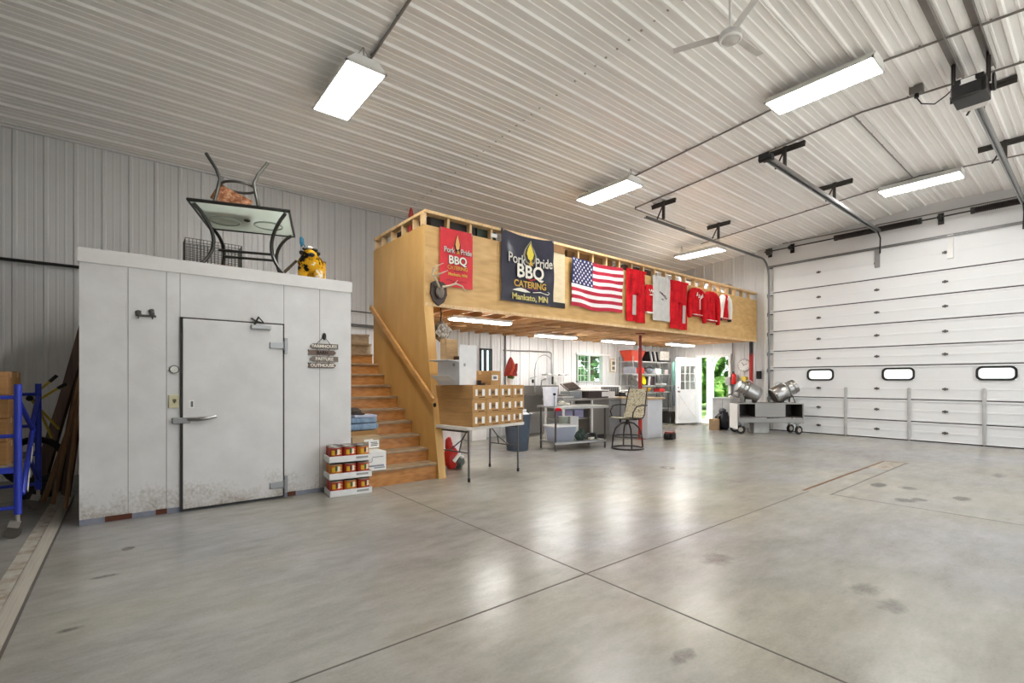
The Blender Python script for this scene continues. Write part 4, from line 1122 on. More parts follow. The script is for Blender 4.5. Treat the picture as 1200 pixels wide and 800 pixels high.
for i, v in enumerate(me.skin_vertices[0].data): v.radius = (rad[i], rad[i]); v.use_root = (i == 1)
su = o.modifiers.new('sub', 'SUBSURF'); su.levels = 1; su.render_levels = 2
b = MB()
for s in (-1, 1): b.blob((s*.07, -.2, .315), (.024, .014, .026), 1, .1)
b.build('ears', black, t, smooth=True)
b = MB(); b.blob((0, -.2, .375), (.03, .05, .022), 2, .1); b.blob((-.055, -.15, .3), (.03, .05, .03), 5, .2); part_label(b.build('face_blaze', cream, t, smooth=True), 'white stripe over the head')
b = MB(); b.blob((-.035, -.2, .36), (.03, .045, .022), 6, .1); b.blob((.04, -.19, .355), (.03, .045, .025), 7, .1); b.blob((.02, -.275, .275), (.03, .02, .025), 8, .1); part_label(b.build('face_patch', black, t, smooth=True), 'black patches beside the stripe')
b = MB(); b.box((-.06, -.12, .44), (.012, .01, .14), ry=-.4); b.blob((-.075, -.12, .47), (.022, .008, .06), 4, .2); part_label(b.build('feather', M('#33708a', .6), t), 'blue feather')
b = MB(); b.tube([(-.3, -.05, .0), (-.12, -.1, .24)], [.02, .014], 6); part_label(b.build('stick', M('#4c4133', .7), t), 'leaning dark stick')

# ------------------------------------------------------------------ corner left of the cooler: scaffold, boxes, lumber
blue = M('#2a3aa6', .35, 0, .1)
t = thing('scaffold', 'blue rolling scaffold carrying stacked cardboard boxes', 'scaffold', (0, 0, 0))
SXa, SXb, SYa, SYb = -.735, -2.6, 5.83, 7.02
for x in (SXa, SXb):
    for y in (SYa, SYb):
        b = MB(); b.cyl((x, y, .2), (x, y, 1.31), .026, 12); b.build('post', blue, t, smooth=True)
        c = MB(); c.cyl((x, y, .13), (x, y, .21), .016, 8); c.box((x-.02, y, .12), (.07, .06, .05), ry=.3)
        c = c.build('caster', M('#9a948c', .45, .4), t)
        c2 = MB(); c2.cyl((x-.03, y-.016, .052), (x-.03, y+.016, .052), .052, 18); c2.build('wheel', M('#4d4742', .7), c)
for y in (SYa, SYb):
    for z in (.26, .87, 1.2):
        b = MB(); b.cyl((SXb, y, z), (SXa, y, z), .017, 8); b.build('rail', blue, t)
    b = MB(); b.bb((SXb, y-.012, .555), (SXa, y+.012, .605)); b.build('rail', blue, t)
for (p, q_) in (((SXa, SYa, 1.18), (SXa+.02, 6.5, .86)), ((SXa+.02, SYa+.06, .36), (SXa+.02, 6.5, .9)), ((SXa, SYb, 1.18), (SXa+.02, 6.4, .9)), ((SXa, SYb, .3), (SXa, 6.45, .6))):
    b = MB(); b.tube([p, q_], .02, 8); br = b.build('brace', blue, t)
    v = Vector(p).lerp(Vector(q_), .5)
    d = Vector(q_)-Vector(p)
b = MB(); v = Vector((SXa+.045, 6.2, .66)); b.box(v, (.004, .04, .16), rx=-.65); part_label(b.build('sticker', white, t), 'white warning sticker on the brace')
b = MB(); b.box((SXa+.045, 6.02, .45), (.004, .04, .2), rx=-.65); part_label(b.build('sticker', white, t), 'white warning sticker on the brace')
b = MB(); b.bb((SXb+.03, SYa+.02, .575), (SXa-.03, SYb-.02, .61)); b.build('deck', wood('grey_deck', '#6b6257', '#8a8072', '#9c9283', (.8, 6, 4), 3, .7), t)
rowname = ['bottom', 'second', 'third', 'top']
for c_, (y, nm) in enumerate(((6.14, 'front'), (6.53, 'rear'))):
    for r in range(4):
        carton('cardboard_box', '%s brown box of the %s stack on the blue scaffold' % (rowname[r], nm), -1.02+R.uniform(-.008, .008)-c_*.015, y, .61+.203*r, .42, .37, .2, 0, cardboard_mat('#a87d50'))['group'] = 'boxes on the scaffold'
for r in range(4):
    carton('cardboard_box', '%s brown box of the stack further along the blue scaffold' % rowname[r], -1.5, 6.2, .61+.203*r, .42, .42, .2, 0, cardboard_mat('#a87d50'))['group'] = 'boxes on the scaffold'
carton('cardboard_box', 'dark tall carton behind the scaffold boxes', -1.08, 6.86, .61, .44, .24, .82, 0, cardboard_mat('#4b3728'))

lum = (('dark plank leaning lowest against the cooler side', -.93, 8.5, -.385, 7.7, 1.95, .03, .12, darkw), ('wide dark board leaning beside the cooler behind the others', -.85, 8.2, -.385, 7.5, 2.0, .03, .17, darkw),
       ('dark stud leaning steeply against the cooler', -.66, 7.95, -.385, 7.55, 1.75, .04, .09, darkw), ('brown lath leaning across the dark boards', -.72, 7.25, -.38, 7.0, 1.25, .018, .05, tanw),
       ('tan stick with its foot on the floor strip beside the cooler', -.505, 6.75, -.385, 6.6, 1.2, .02, .035, tanw), ('thin tan pole leaning in front of the dark boards', -.63, 7.08, -.385, 6.85, 1.45, .02, .035, tanw),
       ('black plank leaning near the cooler corner', -.56, 7.5, -.38, 7.2, 1.5, .03, .13, darkw))
for (lab, x0, yy0, x1, yy1, z1, th, wd, m) in lum:
    a = Vector((x0, yy0, .02)); c = Vector((x1, yy1, z1)); d = c-a
    b = MB(); M4 = Matrix.Translation((a+c)/2) @ d.to_track_quat('Z', 'Y').to_matrix().to_4x4()
    b.box((0, 0, 0), (th, wd, d.length)); b.v = [tuple(M4 @ Vector(v)) for v in b.v]
    tag(b.build('lumber_board', m), lab, 'lumber', 'boards leaning by the cooler')
def lopper(label, p, q_, r_):
    t = thing('bolt_cutter', label, 'tool', (0, 0, 0))
    yel = M('#b8a02f', .5); P, Q, S = Vector(p), Vector(q_), Vector(r_)
    b = MB(); b.tube([P, P.lerp(Q, .75)], .012, 8); b.build('handle', yel, t)
    b = MB(); b.tube([P.lerp(Q, .72), Q], .018, 8); part_label(b.build('grip', black, t), 'black rubber grip')
    b = MB(); b.tube([P, S], .012, 8); b.build('handle', yel, t)
    b = MB(); b.cyl(P+Vector((0, -.02, 0)), P+Vector((0, .02, 0)), .03, 10); b.build('pivot', blackmet, t)
lopper('upper yellow handled tool with black grips behind the scaffold', (-.83, 7.3, 1.15), (-.615, 7.3, 1.40), (-.6, 7.32, .8))
lopper('lower yellow handled tool with black grips behind the scaffold', (-.79, 7.36, 1.11), (-.545, 7.36, 1.31), (-.66, 7.36, .7))
t = thing('hose_reel', 'black coiled hose standing behind the blue scaffold', 'hose', (-.84, 7.7, .0))
b = MB()
for k in range(4): b.ring((0, .03*k, .42), .26-.012*k, .022, 28, 6, 'Y')
b.build('coil', rubber, t, smooth=True)
b = MB(); b.box((0, .05, .08), (.3, .2, .16)); b.build('base', black, t, bevel=.01)

# ------------------------------------------------------------------ food cans beside the cooler
rz = math.atan2(5.535-5.587, 2.256-1.792)
can_cols = ['#b8442f', '#c9782e', '#a63a2c']
wrapm = frosted('shrink_wrap', '#eef0ee')
for r in range(3):
    z = .197*r
    sh = (0, -.012, -.018)[r]
    t = thing('can_case', ['lowest white tray of big food cans on the floor beside the cooler', 'middle white tray of big food cans in the stack by the stairs', 'topmost white tray of shrink wrapped big food cans by the stairs'][r], 'can case',
              (2.063+sh*.5, 5.712, z), rz, 'trays of cans beside the cooler')
    b = MB(); w2, d2_ = .242, .165
    b.bb((-w2, -d2_, 0), (w2, d2_, .006))
    for (p, q_) in (((-w2, -d2_), (w2, -d2_+.005)), ((-w2, d2_-.005), (w2, d2_)), ((-w2, -d2_), (-w2+.005, d2_)), ((w2-.005, -d2_), (w2, d2_))): b.bb((p[0], p[1], 0), (q_[0], q_[1], .072))
    tr = b.build('tray', white, t)
    b = MB(); b.bb((.06, -d2_-.0012, .03), (.2, -d2_, .055)); b.build('printed_text', M('#9b9a98', .6), tr)
    for i in range(3):
        for j in range(2):
            x = -.155+.155*i; y = -.077+.154*j
            b = MB(); b.lathe([(.07, .007), (.076, .012), (.074, .018), (.074, .17), (.076, .176), (.073, .178), (.07, .172)], 24, Matrix.Translation((x, y, .0)))
            c = b.build('can', steel, t, smooth=True)
            b = MB(); b.lathe([(.0752, .03), (.0752, .166)], 24, Matrix.Translation((x, y, 0)), cap=False); b.build('can_label', M(can_cols[(i+r) % 3], .45), c, smooth=True)
            if j == 0:
                for k, (cc, a0, wz, z0, z1) in enumerate((('#e0b52e', -PI/2-.55, .5, .085, .14), ('#e8dcc2', -PI/2+.25, .45, .09, .15), ('#3d5a2c' if (i+r) % 2 else '#5b1a15', -PI/2-.1, .35, .1, .155), ('#e3c77d', -PI/2+.65, .3, .095, .105), ('#e3c77d', -PI/2+.65, .3, .125, .135))):
                    vs = []; fs = []
                    for s in range(7):
                        a = a0+wz*(s/6-.5)+.15*i; vs += [(x+.0758*math.cos(a), y+.0758*math.sin(a), z0), (x+.0758*math.cos(a), y+.0758*math.sin(a), z1)]
                    for s in range(6): fs.append((2*s, 2*s+2, 2*s+3, 2*s+1))
                    q = MB(); q.add(vs, fs); q.build('label_print', M(cc, .5), c)
# on the lower stairs
t = carton('white_box', 'white printed carton on the first stair behind the cans', 2.375, 5.85, .222, .34, .3, .235, -.03, white, tape=False)
b = MB(); b.box((.04, -.151, .06), (.2, .002, .02)); b.box((.08, -.151, .035), (.14, .002, .014)); b.ring((-.04, -.151, .14), .03, .003, 16, 4, 'Y'); b.box((.06, -.151, .17), (.14, .002, .008)); b.build('printed_text', M('#8b9096', .6), t)
t = carton('cardboard_box', 'brown box with white labels on the second stair under the jeans', 2.40, 6.12, .398, .37, .27, .222, -.02, cardboard_mat('#a99373'))
b = MB(); b.box((.1, -.136, .12), (.14, .002, .1)); b.box((.03, -.136, .17), (.12, .002, .03)); b.build('shipping_label', white, t)
b = MB()
for (x, z) in ((.1, .14), (.11, .12), (.1, .1)): b.box((x, -.1375, z), (.09, .001, .01))
b.build('label_print', M('#4b4a4a', .7), t)
carton('flat_box', 'flat tan box beneath the folded jeans on the stairs', 2.42, 6.27, .621, .38, .3, .06, 0, cardboard_mat('#9d7a50'))
t = thing('folded_jeans', 'folded blue jeans piled on the stairs', 'jeans', (2.42, 6.27, .682))
for k, (w, h, z, m) in enumerate(((.4, .1, .05, denim), (.37, .08, .135, denim), (.34, .04, .19, M('#b9bfd2', .8)))):
    b = MB(); b.box((-.02+.02*k, 0, z), (w*.95, .27, h*.85), rz=.06*k, ry=.02*k); b.tube([(w*.44, -.12, z), (w*.46, 0, z+.004), (w*.44, .12, z)], h*.42, 8); b.build('garment', m, t, smooth=True, bevel=.02)
t = thing('knit_hat', 'dark knitted hat lying on top of the jeans', 'hat', (2.33, 6.29, .88))
b = MB(); b.blob((0, 0, .045), (.11, .11, .06), 51, .1, 16, 9); b.build('crown', M('#4b423c', .9), t, smooth=True)
b = MB(); b.blob((.04, -.1, .02), (.09, .08, .018), 52, .05, 14, 6); b.build('brim', M('#3a332f', .9), t, smooth=True)
q = MB(); q.bb((2.19, 6.9, 1.085), (2.205, 7.2, 1.36)); tag(q.build('foam_board', white), 'small white board against the cooler side on the stairs', 'board')

# ------------------------------------------------------------------ folding table with long cartons
TA = math.radians(10)
TC = Vector((3.96, 5.66, 0))
def TL(x, y, z=0): return TC + Matrix.Rotation(TA, 3, 'Z') @ Vector((x, y, z))
t = thing('folding_table', 'white topped folding table under a stack of cardboard cartons', 'table', TC, TA)
b = MB(); P = rrect(0, 0, 1.19, .72, .06); b.prism(P, Matrix.Translation((0, 0, .69)), .042); b.build('table_top', offwhite, t, bevel=.008)
lg = M('#5d5c5a', .4, .5)
for sx in (-1, 1):
    for sy in (-1, 1):
        b = MB(); b.tube([(sx*.5, sy*.28, .69), (sx*.5, sy*.29, .03)], .014, 8); l = b.build('leg', lg, t)
        b = MB(); b.cyl((sx*.5, sy*.29, 0), (sx*.5, sy*.29, .05), .019, 10); b.build('foot', rubber, l)
    b = MB(); b.tube([(sx*.5, -.28, .66), (sx*.5, .28, .66)], .013, 8); b.tube([(sx*.5, -.285, .38), (sx*.5, .285, .38)], .009, 6); b.build('cross_tube', lg, t)
    b = MB(); b.tube([(sx*.5, -.1, .38), (sx*.36, 0, .52), (sx*.2, 0, .69)], .009, 6); b.tube([(sx*.5, .1, .38), (sx*.36, 0, .52)], .009, 6); b.build('brace', lg, t)
cb = cardboard_mat('#b58c5b')
colname = ['nearest the stairs', 'second from the stairs', 'third from the stairs', 'furthest from the stairs']
for r in range(3):
    for c in range(4):
        x = -.39+.262*c + (0.012 if (r == 0 and c == 3) else 0)+R.uniform(-.003, .003); y = .02+R.uniform(-.008, .008) + (.03 if (r == 0 and c == 3) else 0)
        p = TL(x, y, .732+.183*r)
        t = thing('long_carton', 'long labelled carton in the %s row on the folding table, %s' % (('bottom', 'middle', 'top')[r], colname[c]), 'box', p, TA, 'cartons on the folding table')
        b = MB(); b.bb((-.13, -.4, 0), (.13, .4, .181)); b.build('carton', cb, t, bevel=.005)
        for (lx, lw) in ((-.065, .038), (.068, .05)):
            b = MB(); b.box((lx, -.4015, .085), (lw, .002, .088)); b.build('paper_label', white, t)
        b = MB(); b.box((0, -.4012, .085), (.075, .002, .07)); b.build('printed_mark', M('#8a6a44', .8), t)
        b = MB(); b.box((.04, -.4013, .02), (.12, .002, .012)); b.box((0, -.4015, .085), (.05, .002, .03)); b.build('printed_text', M('#5d4630', .8), t)
# open white carton on top of the stack
t = thing('white_carton', 'open white carton with raised flaps on top of the long cartons', 'box', (3.527, 5.60, 1.283), math.radians(7))
wcb = M('#dcdcdc', .6, 0, .04)
b = MB(); w2, d2_ = .15, .235; h = .335
b.bb((-w2, -d2_, 0), (w2, d2_, .006))
for (p, q_) in (((-w2, -d2_), (w2, -d2_+.006)), ((-w2, d2_-.006), (w2, d2_)), ((-w2, -d2_), (-w2+.006, d2_)), ((w2-.006, -d2_), (w2, d2_))): b.bb((p[0], p[1], 0), (q_[0], q_[1], h))
b.build('carton', wcb, t)
b = MB(); b.box((0, -d2_, h+.1), (.3, .005, .2)); b.build('flap', wcb, t)
b = MB(); b.box((-w2-.085, 0, h-.012), (.18, .44, .005), ry=.12); b.build('flap', wcb, t)
b = MB(); b.box((-w2-.05, .05, .09), (.14, .4, .005), ry=.55); b.build('flap', wcb, t)
b = MB(); b.box((-w2-.002, -.12, .27), (.003, .04, .04)); b.box((-.06, -d2_-.001, .27), (.03, .003, .04)); b.build('printed_mark', M('#9a9a9a', .7), t)
carton('cardboard_box', 'tall brown carton standing inside the open white carton', 3.475, 5.72, 1.292, .2, .14, .62, math.radians(7), cardboard_mat('#b99a72'))
q = MB(); q.box((3.56, 5.56, 1.292+.19), (.16, .1, .38), rz=.12); tag(q.build('dark_box', cardboard_mat('#4d3523')), 'dark brown box sticking out of the open white carton', 'box')
t = carton('cardboard_box', 'short brown carton with a label on top of the stack beside the white carton', 3.93, 5.50, 1.283, .2, .42, .195, TA, cb)
b = MB(); b.box((-.02, -.211, .1), (.12, .002, .07)); b.build('paper_label', white, t); b = MB(); b.box((-.02, -.2125, .1), (.07, .001, .04)); b.build('label_print', M('#6b6a70', .7), t)
q = MB(); q.box((3.745, 5.33, 1.295), (.1, .06, .024), rz=.3); q.box((3.72, 5.34, 1.32), (.03, .05, .05), rz=.3); tag(q.build('tape_gun', black), 'small black tape gun lying beside the open white carton', 'tape gun')
t = thing('flower_pot', 'red fabric hood over a green and white pot at the end of the carton stack', 'ornament', (4.33, 5.42, 1.283))
b = MB(); b.lathe([(.045, 0), (.055, .09)], 16); b.build('pot', white, t, smooth=True)
b = MB(); b.blob((0.005, 0, .1), (.055, .055, .04), 61, .3); b.build('leaves', M('#5b8a35', .7), t)
b = MB(); b.lathe([(.1, .125), (.09, .2), (.065, .29), (.03, .37), (.01, .4)], 14); b.tube([(-.05, -.09, .12), (.02, -.1, .2), (.06, -.06, .3)], .02, 6); b.build('hood', M('#8f2a1c', .7), t, smooth=True)
b = MB(); b.tube([(-.06, -.075, .14), (-.02, -.09, .24), (0, -.05, .34)], [.022, .018, .008], 6); part_label(b.build('fold', M('#c4492c', .7), t), 'lighter orange fold')
# under the table
t = thing('red_bag', 'red and white plastic sack slumped under the folding table', 'bag', (3.86, 6.3, 0))
b = MB(); b.blob((0, 0, .16), (.13, .12, .18), 71, .15, 14, 9); b.blob((-.04, 0, .36), (.06, .06, .12), 72, .15); b.build('sack', M('#c02a27', .4), t, smooth=True)
b = MB(); b.blob((.1, -.04, .1), (.1, .1, .1), 73, .12, 12, 8); part_label(b.build('dark_side', M('#4c514b', .5), t, smooth=True), 'dark grey green side')
b = MB(); b.tube([(-.03, -.13, .12), (.06, -.14, .22), (.13, -.12, .17)], .03, 6); part_label(b.build('white_print', white, t, smooth=True), 'white printed band')
q = MB(); q.box((4.08, 6.78, .33), (.5, .05, .62), rx=-.06); tag(q.build('foam_sheet', M('#e2e2e4', .7)), 'white foam sheet standing on the floor behind the folding table', 'foam')
q = MB(); q.box((6.15, 8.98, .45), (.4, .32, .9)); tag(q.build('white_cabinet', white, bevel=.01), 'white cabinet against the back wall seen beneath the folding table top', 'cabinet')
# hanging camouflage bag
t = thing('camouflage_bag', 'grey camouflage bag hung under the loft beside the plywood end post', 'bag', (3.66, 6.3, 2.1))
b = MB(); b.box((.03, 0, -.02), (.24, .18, .24), ry=.6); b.build('bag', camo2, t, bevel=.03)
b = MB(); b.box((-.12, 0, -.04), (.16, .16, .17), ry=-.3); part_label(b.build('lower_pouch', M('#3d3733', .9), t, bevel=.03), 'dark lower pouch')
b = MB(); b.tube([(.02, 0, .14), (.03, 0, .25), (.02, 0, .36)], .01, 6); b.build('strap', black, t)

# ------------------------------------------------------------------ kitchen corner below the loft
t = thing('trash_can', 'blue grey trash can lined with a white bag behind the cartons', 'trash can', (5.87, 7.14, 0))
gb = M('#4b5563', .5)
b = MB(); b.lathe([(.2, 0), (.21, .02), (.25, .66), (.27, .67), (.27, .70), (.25, .70)], 28); b.build('can', gb, t, smooth=True)
b = MB(); b.tube([(-.27, -.03, .55), (-.31, 0, .58), (-.27, .03, .55)], .014, 6); b.build('handle', gb, t)
b = MB(); b.blob((-.02, -.02, .71), (.23, .22, .09), 81, .25, 16, 8); b.build('bag_liner', M('#e6e6ea', .35), t, smooth=True)

WA = math.radians(-12); WC = Vector((6.93, 6.68, 0))
def WL(x, y, z=0): return WC + Matrix.Rotation(WA, 3, 'Z') @ Vector((x, y, z))
t = thing('work_table', 'stainless work table with an open lower shelf of tubs and bags', 'table', WC, WA)
b = MB(); b.bb((-.64, -.33, .82), (.64, .33, .85)); b.bb((-.64, -.33, .80), (.64, -.315, .82)); b.bb((-.64, .315, .80), (.64, .33, .82)); b.build('table_top', steel, t, bevel=.004)
for sx in (-1, 1):
    for sy in (-1, 1):
        b = MB(); b.cyl((sx*.58, sy*.275, .02), (sx*.58, sy*.275, .82), .02, 12); b.cyl((sx*.58, sy*.275, 0), (sx*.58, sy*.275, .03), .014, 10); b.build('leg', M('#57534f', .4, .6), t, smooth=True)
b = MB(); b.bb((-.6, -.29, .15), (.6, .29, .17)); b.bb((-.6, -.295, .13), (.6, -.28, .17)); b.build('lower_shelf', steel, t)
t = thing('bucket', 'white plastic bucket with a dark spigot on the work table', 'bucket', WL(-.5, .05, .85))
b = MB(); b.lathe([(.125, 0), (.13, .01), (.148, .34), (.156, .345), (.156, .365), (.15, .37)], 26); b.build('pail', M('#e0e3ee', .35), t, smooth=True)
b = MB(); b.cyl((-.03, -.125, .23), (-.035, -.17, .23), .024, 12); b.tube([(-.033, -.15, .22), (-.035, -.155, .0), (-.035, -.17, -.0)], .005, 5); part_label(b.build('spigot', black, t), 'dark spigot with a cord')
q = MB(); q.blob(WL(-.56, -.345, .80), (.07, .035, .03), 82, .2); tag(q.build('red_rag', redcloth), 'red rag tucked over the work table edge under the bucket', 'rag')
t = thing('towel', 'crumpled white towel on the work table', 'towel', WL(-.2, .05, .85))
b = MB(); b.blob((0, 0, .025), (.15, .1, .035), 83, .3, 16, 8); b.blob((-.03, .02, .06), (.07, .06, .03), 84, .3); b.build('cloth', M('#e3e0d6', .8), t)
t = thing('storage_tub', 'clear plastic storage tub with a white lid on the work table shelf', 'tub', WL(-.33, -.05, .17), WA)
b = MB(); n = 4
b.add([(-.2, -.15, 0), (.2, -.15, 0), (.2, .15, 0), (-.2, .15, 0), (-.25, -.19, .28), (.25, -.19, .28), (.25, .19, .28), (-.25, .19, .28)], [(0, 1, 2, 3), (0, 1, 5, 4), (1, 2, 6, 5), (2, 3, 7, 6), (3, 0, 4, 7)]); b.build('tub', poly, t)
b = MB(); b.bb((-.27, -.21, .28), (.27, .21, .31)); b.bb((-.2, -.15, .31), (.2, .15, .318)); b.build('lid', white, t, bevel=.008)
b = MB(); b.blob((0, 0, .09), (.17, .12, .08), 85, .2); part_label(b.build('contents', M('#7f86b5', .8), t), 'bluish cloth inside')
t = thing('bucket', 'small pale green bucket behind the storage tub', 'bucket', WL(-.1, .2, .17))
b = MB(); b.lathe([(.08, 0), (.1, .44), (.108, .45)], 20); b.build('pail', M('#b9c2b6', .45), t, smooth=True)
t = carton('white_box', 'white box with a red picture on the work table shelf', *WL(.1, .17, .17), .2, .15, .45, WA, white, tape=False)
b = MB(); b.blob((-.02, -.076, .21), (.055, .004, .06), 86, .1); b.build('picture', M('#d3543a', .5), t)
t = thing('green_bag', 'dark green cloth bag on the work table shelf', 'bag', WL(.06, -.15, .17))
b = MB(); b.blob((0, 0, .08), (.11, .09, .11), 87, .18, 14, 8); b.blob((.05, 0, .16), (.07, .06, .06), 88, .2); b.build('bag', M('#38473f', .8), t)
t = thing('cable_coil', 'coil of black cable on the work table shelf', 'cable', WL(.38, -.05, .19))
b = MB()
for k in range(5): b.ring((.01*k, 0, .02*k), .15-.015*k, .012, 22, 5)
b.build('coil', black, t)
b = MB(); b.box((-.12, -.14, .01), (.16, .05, .035), rz=.2); part_label(b.build('tag', cream, t), 'pale card tag')

# sink on the back wall
t = thing('sink', 'long stainless sink with a tall spray faucet on the back wall', 'sink', (0, 0, 0))
b = MB(); b.bb((6.95, 8.52, .97), (8.9, 8.56, 1.0)); b.bb((6.95, 9.1, .97), (8.9, 9.14, 1.22)); b.bb((6.95, 8.52, .97), (7.35, 9.12, .99)); b.bb((8.5, 8.52, .97), (8.9, 9.12, .99))
for x in (7.35, 7.72, 8.1, 8.48): b.bb((x, 8.54, .62), (x+.03, 9.12, .99))
b.bb((7.35, 8.54, .62), (8.5, 8.56, .99)); b.bb((7.35, 8.54, .6), (8.5, 9.12, .62)); b.build('basins', steel_dk, t)
b = MB(); b.bb((6.95, 8.5, .35), (7.35, 8.53, .97)); b.build('apron', steel_dk, t)
for x in (7.0, 7.4, 8.45, 8.85):
    b = MB(); b.cyl((x, 8.62, 0), (x, 8.62, .97), .02, 10); b.build('leg', steel, t)
b = MB(); pts = [(7.98, 9.02, 1.05), (7.98, 9.02, 1.62)]
for i in range(9):
    a = PI-i/8*PI*.75; pts.append((8.3+.32*math.cos(a), 9.0, 1.64+.36*math.sin(a)))
pts += [(8.545, 8.98, 1.75), (8.55, 8.97, 1.45)]
b.tube(pts, .014, 8); b.build('spray_pipe', steel, t, smooth=True)
b = MB(); b.cyl((8.55, 8.97, 1.45), (8.55, 8.97, 1.25), .026, 10); b.build('spray_head', black, t)
b = MB(); b.cyl((8.3, 9.08, 1.5), (9.15, 9.08, 1.5), .022, 8)
for x in (8.35, 8.6, 8.85, 9.1): b.cyl((x, 9.08, 1.5), (x, 8.98, 1.5), .018, 8); b.box((x, 8.97, 1.5), (.09, .02, .025))
b.build('wall_tap', steel, t)
b = MB(); b.tube([(8.2, 9.05, 1.0), (8.2, 9.0, 1.35), (8.22, 8.85, 1.4)], .016, 8); b.tube([(7.85, 9.05, 1.4), (8.05, 9.03, 1.45)], .012, 6); b.build('spout', steel, t)
b = MB(); b.box((7.9, 9.0, 1.33), (.04, .04, .09)); b.build('valve', black, t)

# stainless prep counter with equipment
t = thing('prep_counter', 'stainless prep counter with a solid end cabinet behind the work table', 'counter', (0, 0, 0))
b = MB(); b.bb((7.3, 7.32, .9), (9.25, 8.0, .94)); b.build('counter_top', steel, t, bevel=.004)
b = MB(); b.bb((8.3, 7.36, .1), (8.86, 7.96, .9)); b.build('cabinet', steel_dk, t, bevel=.004)
b = MB(); b.bb((7.35, 7.4, .48), (8.3, 7.95, .5)); b.build('shelf', steel, t)
for x in (7.36, 8.27):
    b = MB(); b.bb((x-.02, 7.36, 0), (x+.02, 7.4, .9)); b.build('leg', white, t)
    b = MB(); b.bb((x-.02, 7.92, 0), (x+.02, 7.96, .9)); b.build('leg', white, t)
b = MB(); b.bb((8.35, 7.4, 0), (8.8, 7.9, .1)); b.build('plinth', black, t)
for i, (x, lab) in enumerate(((7.62, 'mauve plastic bin on the shelf of the prep counter'), (7.98, 'second mauve plastic bin on the shelf of the prep counter'))):
    q = MB(); q.bb((x-.15, 7.5, .501), (x+.15, 7.8, .68)); q.bb((x-.16, 7.49, .665), (x+.16, 7.81, .69)); tag(q.build('plastic_bin', M('#86829f', .5), bevel=.01), lab, 'bin', 'bins under the prep counter')
t = thing('scale', 'grey bench scale with a tilted dark display on the prep counter', 'scale', (7.95, 7.72, .941))
b = MB(); b.bb((-.2, -.16, 0), (.2, .16, .16)); b.build('body', M('#8f9294', .45), t, bevel=.015)
b = MB(); b.box((.0, .02, .27), (.42, .3, .03), rx=.55, ry=-.1); b.build('display', M('#6b5f58', .35), t, bevel=.006)
b = MB(); b.box((0, .0, .27), (.34, .22, .036), rx=.55, ry=-.1); part_label(b.build('display_face', M('#3a3230', .25), t), 'dark display face')
for k in range(3):
    q = MB(); q.bb((7.36, 7.4+.02*k, .942+.03*k), (7.72, 7.8, .966+.03*k)); q.bb((7.35, 7.39+.02*k, .962+.03*k), (7.73, 7.81, .969+.03*k))
    tag(q.build('sheet_pan', [steel, M('#d9d7d2', .4), steel_dk][k]), ['lowest sheet pan of the pile on the prep counter', 'pale middle sheet pan of the pile on the prep counter', 'dull top sheet pan of the pile on the prep counter'][k], 'pan', 'sheet pans on the prep counter')
t = thing('oven_box', 'low dark warming oven with a pale lid on the prep counter', 'oven', (8.55, 7.66, .941))
b = MB(); b.bb((-.34, -.25, 0), (.34, .25, .16)); b.build('body', M('#3b302d', .4), t, bevel=.006)
b = MB(); b.bb((-.36, -.27, .16), (.36, .27, .185)); b.build('lid', M('#d3d0cc', .4), t, bevel=.004)
b = MB(); b.bb((.1, -.256, .03), (.34, -.25, .14)); part_label(b.build('front_panel', white, t), 'white front panel')
t = carton('white_box', 'white box with papers on the prep counter beside the dark oven', 9.08, 7.62, .941, .26, .3, .14, 0, white, tape=False)
t = thing('white_machine', 'long white machine under the kitchen window', 'machine', (9.9, 8.85, 0))
b = MB(); b.bb((-.75, -.28, 0), (.95, .28, 1.05)); b.build('body', M('#d6d4cf', .45), t, bevel=.01)
b = MB(); b.bb((-.75, -.27, 1.05), (.95, .27, 1.2)); b.build('top_cover', M('#e3e2de', .4), t, bevel=.02)
b = MB(); b.box((.0, -.282, 1.1), (.3, .006, .012)); b.box((-.35, -.282, .85), (.2, .006, .012)); b.build('vent', M('#7b7975', .5), t)
# island counter with wooden top
t = thing('island_counter', 'white sided island counter with a wooden top by the red post', 'counter', (0, 0, 0))
b = MB(); b.bb((9.37, 6.65, .0), (9.95, 8.5, .9)); b.build('body', M('#c9cbd0', .5, 0, .03), t, bevel=.006)
b = MB(); b.bb((9.32, 6.6, .9), (10.0, 8.55, .95)); b.build('counter_top', countertop, t, bevel=.006)
b = MB(); b.bb((9.362, 7.25, .02), (9.372, 7.26, .88)); b.bb((9.362, 7.85, .02), (9.372, 7.86, .88)); b.build('panel_seam', M('#8d8d8f', .6), t)
b = MB(); b.tube([(9.35, 7.42, .9), (9.345, 7.42, .4)], .008, 5); b.cyl((9.345, 7.42, .4), (9.345, 7.42, .33), .02, 8); b.build('hanging_cord', black, t)
t = thing('toaster_oven', 'black wire fronted toaster oven on the island counter', 'toaster', (9.6, 7.95, .951), -.6)
b = MB(); b.bb((-.2, -.14, 0), (.2, .14, .24)); b.build('body', M('#55524f', .4), t, bevel=.01)
b = MB()
for i in range(8): b.box((-.17+.34*i/7, -.146, .13), (.01, .01, .18))
b.build('wires', alum, t)
b = MB(); b.bb((-.22, -.18, 0), (.22, .16, .03)); b.build('base_tray', black, t)
t = thing('rice_cooker', 'low black appliance with a pale round dial on the island counter', 'appliance', (9.6, 7.5, .951), -.6)
b = MB(); b.lathe([(.14, 0), (.15, .02), (.14, .1), (.08, .14), (.02, .145)], 22); b.build('body', black, t, smooth=True)
b = MB(); b.cyl((.03, -.13, .06), (.035, -.155, .06), .045, 16); part_label(b.build('dial', M('#d8d6d2', .4), t), 'pale round dial')
